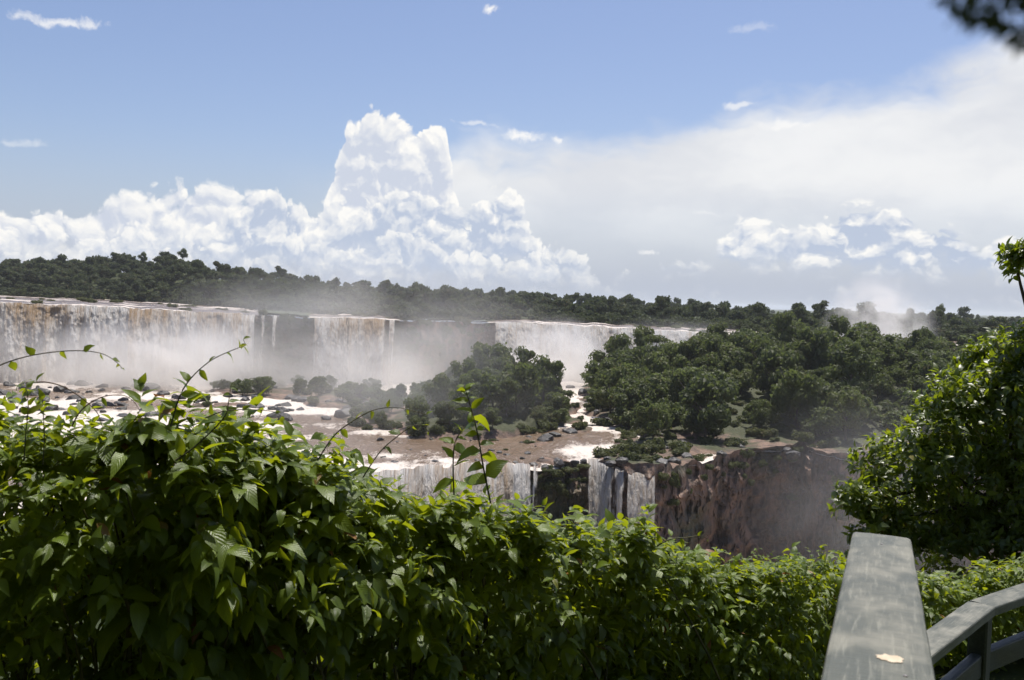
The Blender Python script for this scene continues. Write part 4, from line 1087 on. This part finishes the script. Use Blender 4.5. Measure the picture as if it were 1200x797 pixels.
# ---- broadleaf tree beyond the handrail
TY = 13.0
lob = [(1172, 436, 50), (1218, 428, 54), (1143, 426, 24), (1122, 486, 52), (1180, 480, 62), (1240, 470, 80), (1060, 566, 62), (1100, 540, 60), (1150, 560, 74), (1215, 570, 90), (1022, 606, 42), (1002, 590, 24), (1090, 620, 66), (1150, 640, 74),
       (1215, 650, 80), (1050, 640, 45), (1190, 304, 13), (1204, 298, 12), (1290, 520, 120)]
r = np.random.default_rng(31)
P_, T_, N_, S_ = [], [], [], []
trunk_foot = np.array([7.2, 13.6, float(near_z(7.2, 13.6)) - 0.3])
tips = []
for (px, py, rp) in lob:
    yy = TY + r.uniform(-0.7, 0.7); C = at(px, py, yy); rad = rp / 1150 * yy
    tips.append((C, rad))
    n = int(20 + 300 * rad ** 2)
    d = unit(r, n); d[:, 2] = np.where(r.random(n) < 0.7, np.abs(d[:, 2]), d[:, 2])
    K = C + d * rad * (r.uniform(0.35, 1.05, n) * (1 + 0.25 * vnoise(d[:, 0] * 2 + px, d[:, 1] * 2, d[:, 2] * 2, seed=5)))[:, None]
    nl = 9                                              # whorl of leaves at each twig end
    for j in range(nl):
        th = 2 * np.pi * j / nl + r.uniform(0, 6.28, n)
        a = np.cross(d, np.array([0.1, 0.2, 1.0])); a /= np.linalg.norm(a, axis=1, keepdims=True) + 1e-9; b = np.cross(d, a)
        D = a * np.cos(th)[:, None] + b * np.sin(th)[:, None] + d * 0.7 + np.array([0, 0, 0.12]) + r.normal(size=(n, 3)) * 0.25
        P_.append(K + r.normal(size=(n, 3)) * 0.04); T_.append(D); N_.append(np.array([0, 0, 0.8]) + d * 0.7 + r.normal(size=(n, 3)) * 0.35); S_.append(r.uniform(0.085, 0.15, n))
P_, T_, N_, S_ = [np.concatenate(x) for x in (P_, T_, N_, S_)]
M = frames(T_, N_); kind = r.integers(0, 3, len(P_)); tint = np.clip(0.45 + 0.25 * r.normal(size=len(P_)), 0, 1.0)
e = tag(empty('broadleaf_tree', tuple(trunk_foot)), 'glossy leaved broadleaf tree beyond the end of the wooden handrail', 'tree')
sel = biggest(P_, S_, M, 300, (P_[:, 1] < TY).astype(float) + 0.05); rest = np.setdiff1d(np.arange(len(P_)), sel)
leaf_objects(BROAD_M, kind, P_, M, S_, sel, e, trunk_foot)
o = obj('crown', leaves_mass(SMALL, kind[rest], P_[rest] - trunk_foot, M[rest], S_[rest], tint[rest], MAT['broad_fill'], 'broadleaf_crown'), e); o['kind'] = 'stuff'
zq = np.linspace(0, 1, 9)[:, None]
fork = at(1190, 560, TY + 0.3)
tp = trunk_foot + (fork - trunk_foot) * zq + np.sin(zq * np.pi) * np.array([0.25, 0, 0])
V, F = tube(tp - trunk_foot, np.linspace(0.17, 0.09, 9), 10); obj('trunk', mesh_np('broadleaf_trunk', V, F, MAT['bark']), e)
for (C, rad) in tips:
    p0 = tp[r.integers(4, 9)] if rad > 0.2 else at(1262, 455, TY)
    q = np.linspace(0, 1, 7)[:, None]
    path = p0 + (C - p0) * q + np.sin(q * np.pi) * r.normal(size=3) * 0.12
    V, F = tube(path - trunk_foot, np.linspace(0.05, 0.012, 7), 6); obj('limb', mesh_np('broadleaf_limb', V, F, MAT['bark']), e)

# ---- tree that overhangs the lookout; only the end of one twig hangs into the picture
foot = np.array([3.4, -2.6, float(near_z(3.4, -2.6)) - 0.2])
e = tag(empty('overhanging_tree', tuple(foot)), 'dark feathery twig of the tree overhanging the lookout', 'tree')
fork = np.array([2.6, -2.2, 2.6])
V, F = tube(foot + (fork - foot) * zq - foot, np.linspace(0.16, 0.10, 9), 10); obj('trunk', mesh_np('overhang_trunk', V, F, MAT['bark']), e)
P_, T_, N_, S_ = [], [], [], []
for k in range(40):
    C = np.array([r.uniform(-6.5, 7.0), r.uniform(-5.0, 1.6), r.uniform(2.8, 5.0)]); rad = r.uniform(1.2, 1.8)  # crown out of view, spread wide and forward to keep sky light off the hedge
    q = np.linspace(0, 1, 8)[:, None]; path = fork + (C - fork) * q + np.sin(q * np.pi) * np.array([0, 0, 0.5])
    V, F = tube(path - foot, np.linspace(0.07, 0.015, 8), 6); obj('limb', mesh_np('overhang_limb', V, F, MAT['bark']), e)
    n = 760; d = unit(r, n); K = C + d * rad * (r.uniform(0.2, 1.0, n) ** 0.5)[:, None]
    P_.append(K); T_.append(unit(r, n)); N_.append(np.array([0, 0, 1.0]) + r.normal(size=(n, 3)) * 0.5); S_.append(r.uniform(0.2, 0.34, n))
# the low twig
tw = np.array([fork, (1.6, -0.9, 1.5), (0.75, -0.1, 0.62), tuple(at(1245, -60, 0.22)), tuple(at(1195, 10, 0.21))])
q = np.linspace(0, 4, 25); path = np.stack([np.interp(q, range(5), tw[:, k]) for k in range(3)], -1)
V, F = tube(path - foot, np.interp(q, [0, 2, 4], [0.03, 0.006, 0.0012]), 6); obj('twig', mesh_np('overhang_twig', V, F, MAT['bark']), e)
n = 900
K = np.array([at(px, py, yy) for px, py, yy in zip(r.uniform(1112, 1300, n), r.uniform(-90, 58, n), r.uniform(0.19, 0.24, n))])
pxs = to_px(K); keep = (pxs[:, 1] < np.interp(pxs[:, 0], [1112, 1125, 1140, 1158, 1180, 1210, 1300], [0, 16, 26, 24, 44, 54, 54]))
K = K[keep]; n = len(K)
P2 = K; T2 = r.normal(size=(n, 3)) * 0.5 + np.array([-0.5, 0, -0.6]); N2 = np.array([0, -0.6, 1.0]) + r.normal(size=(n, 3)) * 0.4; S2 = r.uniform(0.0028, 0.0050, n)
M2 = frames(T2, N2); k2 = r.integers(0, 3, n)
o = obj('leaflets', leaves_mass(SMALL, k2, P2 - foot, M2, S2, np.clip(0.3 + 0.2 * r.normal(size=n), 0, 0.9), MAT['far_leaf'], 'twig_leaflets'), e); o['kind'] = 'stuff'
P_, T_, N_, S_ = [np.concatenate(x) for x in (P_, T_, N_, S_)]
el_ = np.degrees(np.arctan2(P_[:, 2], np.maximum(P_[:, 1], 1e-3))); keep = (P_[:, 1] < 0.3) | ((el_ > 38) & (P_[:, 1] < np.where(P_[:, 0] > 0.2, 1.6, 2.7)) & (P_[:, 2] > 2.1))
P_, T_, N_, S_ = P_[keep], T_[keep], N_[keep], S_[keep]
M = frames(T_, N_); kind = r.integers(0, 3, len(P_))
o = obj('crown', leaves_mass(SMALL, kind, P_ - foot, M, S_, np.clip(0.4 + 0.2 * r.normal(size=len(P_)), 0, 0.9), MAT['broad_fill'], 'overhang_crown'), e); o['kind'] = 'stuff'

# ---- railing
def paint_wood(name, base, dark, chip_amt):
    m, t, out = new_mat(name)
    o = t.node('ShaderNodeTexCoord').outputs['Object']
    g = t.vm('MULTIPLY', o, (1.0, 0.06, 1.0))
    grain = t.noise(g, 130.0, 4.0, 0.65, dist=0.2); blot = t.noise(t.vm('MULTIPLY', o, (1.0, 0.55, 1.0)), 9.0, 4.0, 0.6); cross = t.noise(t.vm('MULTIPLY', o, (0.10, 1.0, 1.0)), 90.0, 4.0, 0.6)
    fine = t.noise(o, 260.0, 3.0, 0.6)
    c = t.mix(t.rng(blot, 0.38, 0.66), dark, base)
    c = t.mix(t.m('MULTIPLY', t.rng(cross, 0.45, 0.7), 0.45), c, dark)
    c = t.mix(t.m('MULTIPLY', t.rng(grain, 0.5, 0.72), 0.5), c, tuple(min(1, x * 1.5) for x in base[:3]) + (1,))
    crack = t.m('MULTIPLY', t.rng(grain, 0.66, 0.74), t.rng(t.noise(o, 9.0, 2.0), 0.5, 0.62))
    c = t.mix(t.m('MULTIPLY', crack, 0.85), c, (0.03, 0.03, 0.028, 1))
    spot = t.rng(t.noise(t.vm('ADD', o, (3.1, 1.7, 0)), 6.0, 3.0, 0.7), 0.80 - chip_amt, 0.82 - chip_amt)
    c = t.mix(spot, c, (0.55, 0.40, 0.26, 1))
    h = t.m('ADD', t.m('MULTIPLY', grain, 0.6), t.m('ADD', t.m('MULTIPLY', cross, 0.6), t.m('SUBTRACT', t.m('MULTIPLY', fine, 0.25), crack)))
    t.l.new(principled(t, c, t.rng(blot, 0.3, 0.7, 0.42, 0.62), bump(t, h, 0.6, 0.004), 0.45), out.inputs[0]); return m
MAT['rail'] = paint_wood('weathered_grey_green_paint', (0.185, 0.180, 0.145, 1), (0.075, 0.080, 0.060, 1), 0.0)
MAT['rail_shaded'] = paint_wood('shade_toned_rail_paint', (0.060, 0.066, 0.055, 1), (0.025, 0.028, 0.023, 1), 0.0)  # darker copy of the rail paint: shade on posts and lower rails put into colour
MAT['bare_wood'] = simple_noise_mat('bare_chipped_wood', (0.50, 0.40, 0.29, 1), (0.62, 0.52, 0.40, 1), 60.0, 0.8, (1, 0.2, 1), 0.3, 0.001)
MAT['screw'] = simple_noise_mat('dull_screw_metal', (0.20, 0.18, 0.19, 1), (0.35, 0.33, 0.34, 1), 200.0, 0.5, (1, 1, 1), 0.2, 0.0005)
def board(name, A, B, w, th, parent, mat, skew0=0.0, skew1=0.0, worn=0.0016, origin=None, seg=24):
    """plank with its top face's centre line from A to B, softened and slightly uneven edges; local Y runs along it"""
    A, B = np.asarray(A, float), np.asarray(B, float); L = np.linalg.norm(B - A); y = (B - A) / L
    x = np.cross(y, [0, 0, 1.0]); x /= np.linalg.norm(x); z = np.cross(x, y)
    h = w / 2; k = 0.009
    sec = [(-h, -th), (-h, -k), (-h + k * .3, -k * .3), (-h + k, 0), (-h * .4, 0.0012), (h * .4, 0.0012), (h - k, 0), (h - k * .3, -k * .3), (h, -k), (h, -th)]
    ys_ = np.linspace(0, L, seg + 1); V = []
    for j, yy in enumerate(ys_):
        for (sx, sz) in sec:
            n_ = worn * vnoise(np.array([yy * 9.0]), np.array([sx * 40.0]), np.array([sz * 40.0]), seed=int(L * 100))[0] * (0.25 if abs(sx) < h * .8 else 0.6)
            f = yy / L
            V.append((sx + (n_ if abs(sx) > h * .8 else 0), yy + sx * (skew0 * (1 - f) + skew1 * f), sz + n_ * 0.4))
    ns_ = len(sec); i = np.arange((seg + 1) * ns_).reshape(seg + 1, ns_); j_ = np.roll(i, -1, 1)
    F = np.stack([i[:-1], j_[:-1], j_[1:], i[1:]], -1).reshape(-1, 4)
    Fe = [i[0][::-1][[0, 1, 2, 3]]]
    me = bpy.data.meshes.new(name)
    me.from_pydata([tuple(v) for v in V], [], [tuple(int(q) for q in f) for f in F] + [tuple(int(q) for q in i[0]), tuple(int(q) for q in i[-1][::-1])])
    me.materials.append(mat); me.update()
    o = obj(name, me, parent)
    mt = np.eye(4); mt[:3, 0], mt[:3, 1], mt[:3, 2], mt[:3, 3] = x, y, z, A - (origin if origin is not None else 0)
    o.matrix_basis = Matrix(mt.tolist()); return o
def post(P, zfoot, w, parent, origin, rz=0.0):
    """square post with chamfered arrises, its top at P"""
    k = w * 0.1; h = w / 2
    sec = np.array([(-h + k, -h), (h - k, -h), (h, -h + k), (h, h - k), (h - k, h), (-h + k, h), (-h, h - k), (-h, -h + k)])
    c_, s_ = math.cos(rz), math.sin(rz); sec = sec @ np.array([[c_, s_], [-s_, c_]])
    zs = np.linspace(P[2], zfoot, 6)
    V = [(sx, sy, z_ - zfoot) for z_ in zs for sx, sy in sec]
    i = np.arange(48).reshape(6, 8); j_ = np.roll(i, -1, 1)
    F = [tuple(int(q) for q in f) for f in np.stack([i[:-1], i[1:], j_[1:], j_[:-1]], -1).reshape(-1, 4)] + [tuple(range(8)), tuple(range(40, 48))[::-1]]
    me = bpy.data.meshes.new('post'); me.from_pydata(V, [], F); me.materials.append(MAT['rail_shaded']); me.update()
    o = obj('post', me, parent); o.location = np.array([P[0], P[1], zfoot]) - origin; return o
# near handrail
W1 = 0.145
A1 = at(1030, 797, W1 * 1150 / 130); B1 = at(1033, 627, W1 * 1150 / 65.5)
dr = (B1 - A1); A0 = A1 - dr * 1.25
org = np.array([B1[0], B1[1], float(near_z(B1[0], B1[1]))])
e = tag(empty('handrail', tuple(org)), 'weathered grey wooden handrail with a chipped pale patch on top', 'handrail')
rail = board('rail', A0, B1, W1, 0.05, e, MAT['rail'], skew1=-0.10, origin=org, seg=60)
u = dr / np.linalg.norm(dr)
for f in (0.97, -0.85):
    p = A1 + dr * f - np.array([0, 0, 0.049]); post(p, float(near_z(p[0], p[1])) - 0.2, 0.09, e, org, -math.atan2(dr[0], dr[1]))
lo_ = np.array([0, 0, -0.42]); board('lower_rail', A0 + lo_, B1 + lo_ - u * 0.02, 0.05, 0.11, e, MAT['rail_shaded'], origin=org)
# chipped patch and screw on the top face, in the rail's own coordinates
def on_rail(px, py):
    d = ray(px, py); x, y, z = [np.array(rail.matrix_basis.to_3x3())[:, k] for k in range(3)]
    P0 = A0; s_ = (P0 @ z) / (d @ z); q = d * s_ - P0; return q @ x, q @ y
cx, cyy = on_rail(1044, 773); V = [(0, 0, 0)]; rr = random.Random(3)
ex, ey = abs(on_rail(1061, 773)[0] - cx), abs(on_rail(1044, 777.5)[1] - cyy)
for k in range(22):
    a_ = 2 * math.pi * k / 22; q = rr.uniform(0.72, 1.15); V.append((math.cos(a_) * ex * q, math.sin(a_) * ey * q, 0))
me = bpy.data.meshes.new('chip'); me.from_pydata(V, [], [(0, 1 + k, 1 + (k + 1) % 22) for k in range(22)]); me.materials.append(MAT['bare_wood'])
o = obj('bare_patch', me, rail); o.location = (cx, cyy, 0.0022); o['label'] = 'pale patch of bare wood where paint has chipped off'
for (px, py) in ((1061, 793.5), (1033, 638.5)):
    sx, sy = on_rail(px, py); V, F = ICO1; V = V * np.array([0.004, 0.004, 0.0022])
    o = obj('screw', mesh_np('screw', V, F, MAT['screw']), rail); o.location = (sx, sy, 0.0012)
# lower railing where the path turns
ZR = -1.6
M0 = on_z(1150, 707.5, ZR); S0 = on_z(1118, 731, ZR); E0 = on_z(1200, 690.5, ZR)
dA = (M0 - S0); S1 = M0 - dA / np.linalg.norm(dA) * 2.2; dB_ = E0 - M0; E1 = M0 + dB_ / np.linalg.norm(dB_) * 2.6
g0 = float(near_z(M0[0], M0[1])); org = np.array([M0[0], M0[1], g0])
e = tag(empty('lower_railing', tuple(org)), 'green grey wooden railing turning a corner below the near handrail', 'railing')
ang = math.atan2(dB_[0], dB_[1]) - math.atan2(dA[0], dA[1]); sk = math.tan(ang / 2)
board('rail', S1, M0, 0.145, 0.05, e, MAT['rail'], skew1=sk, origin=org)
board('rail', M0 + dB_ * 0.004, E1, 0.145, 0.05, e, MAT['rail'], skew0=-sk, origin=org)
for z_ in (-0.27,):
    q = np.array([0, 0, z_]); board('lower_rail', S1 + q, M0 + q, 0.06, 0.12, e, MAT['rail_shaded'], skew1=sk, origin=org); board('lower_rail', M0 + q + dB_ * 0.004, E1 + q, 0.06, 0.12, e, MAT['rail_shaded'], skew0=-sk, origin=org)
for p in (M0, S1 + dA * 0.05, E1 - dB_ * 0.1):
    p = p - np.array([0, 0, 0.049]); post(p, float(near_z(p[0], p[1])) - 0.2, 0.10, e, org, -math.atan2(dA[0], dA[1]))

# ================================================================== spray and haze
def mist(px, py, Y, rx, ry, rz, mat, label):
    V, F = ICO3
    o = obj('mist', mesh_np('mist', V, F, mat)); p = at(px, py, Y)
    o.location = p; o.scale = (rx, ry, rz)
    return tag(o, label, 'mist', kind='stuff')
mist(205, 438, 436, 66, 36, 31, mist_mat('spray_a', 0.12, 1.6, 0.25, 0.62, seed=1.0), 'bright spray boiling up from the foot of the wide brown fall')
mist(30, 425, 430, 64, 20, 26, mist_mat('spray_g', 0.05, 1.8, 0.25, 0.62, seed=7.0), 'low spray along the foot of the wide fall')
mist(410, 446, 450, 52, 40, 26, mist_mat('spray_b', 0.05, 1.8, 0.28, 0.64, seed=4.0), 'grey spray standing before the smaller veil of water')
mist(420, 385, 462, 110, 60, 40, mist_mat('spray_c', 0.016, 1.7, 0.30, 0.7, seed=9.0), 'thin veil of spray drifting up over the far forest')
mist(655, 425, 505, 36, 36, 27, mist_mat('spray_d', 0.09, 1.8, 0.30, 0.64, seed=2.0), 'white spray at the foot of the long white fall')
mist(790, 405, 498, 52, 16, 17, mist_mat('spray_i', 0.05, 1.8, 0.28, 0.66, seed=15.0), 'thin white spray along the long fall behind the treetops')
mist(1030, 388, 470, 30, 24, 32, mist_mat('spray_e', 0.16, 2.2, 0.36, 0.70, seed=6.0), 'white plume of spray rising behind the forest canopy')
mist(480, 455, 330, 62, 50, 28, mist_mat('spray_h', 0.012, 1.6, 0.28, 0.7, seed=12.0), 'drifting spray that greys the wooded island beside the rapids')
mist(1040, 580, 240, 50, 40, 32, mist_mat('spray_f', 0.008, 1.6, 0.30, 0.7, seed=3.0), 'grey spray filling the gorge below the reddish cliff')
V = np.array([(x, y, z) for x in (-27000, 27000) for y in (-300, 28500) for z in (-100, 75)], float)
F = np.array([[0, 1, 3, 2], [4, 6, 7, 5], [0, 4, 5, 1], [2, 3, 7, 6], [0, 2, 6, 4], [1, 5, 7, 3]])
m, t, out = new_mat('valley_air')
v = t.node('ShaderNodeVolumePrincipled'); t.put(v.inputs['Color'], (0.90, 0.94, 1.0, 1)); t.put(v.inputs['Density'], 0.00005); t.put(v.inputs['Anisotropy'], 0.3)
t.l.new(v.outputs[0], out.inputs['Volume'])
tag(obj('haze', mesh_np('haze', V, F, m, False)), 'pale haze in the air over the falls', 'haze', kind='stuff')
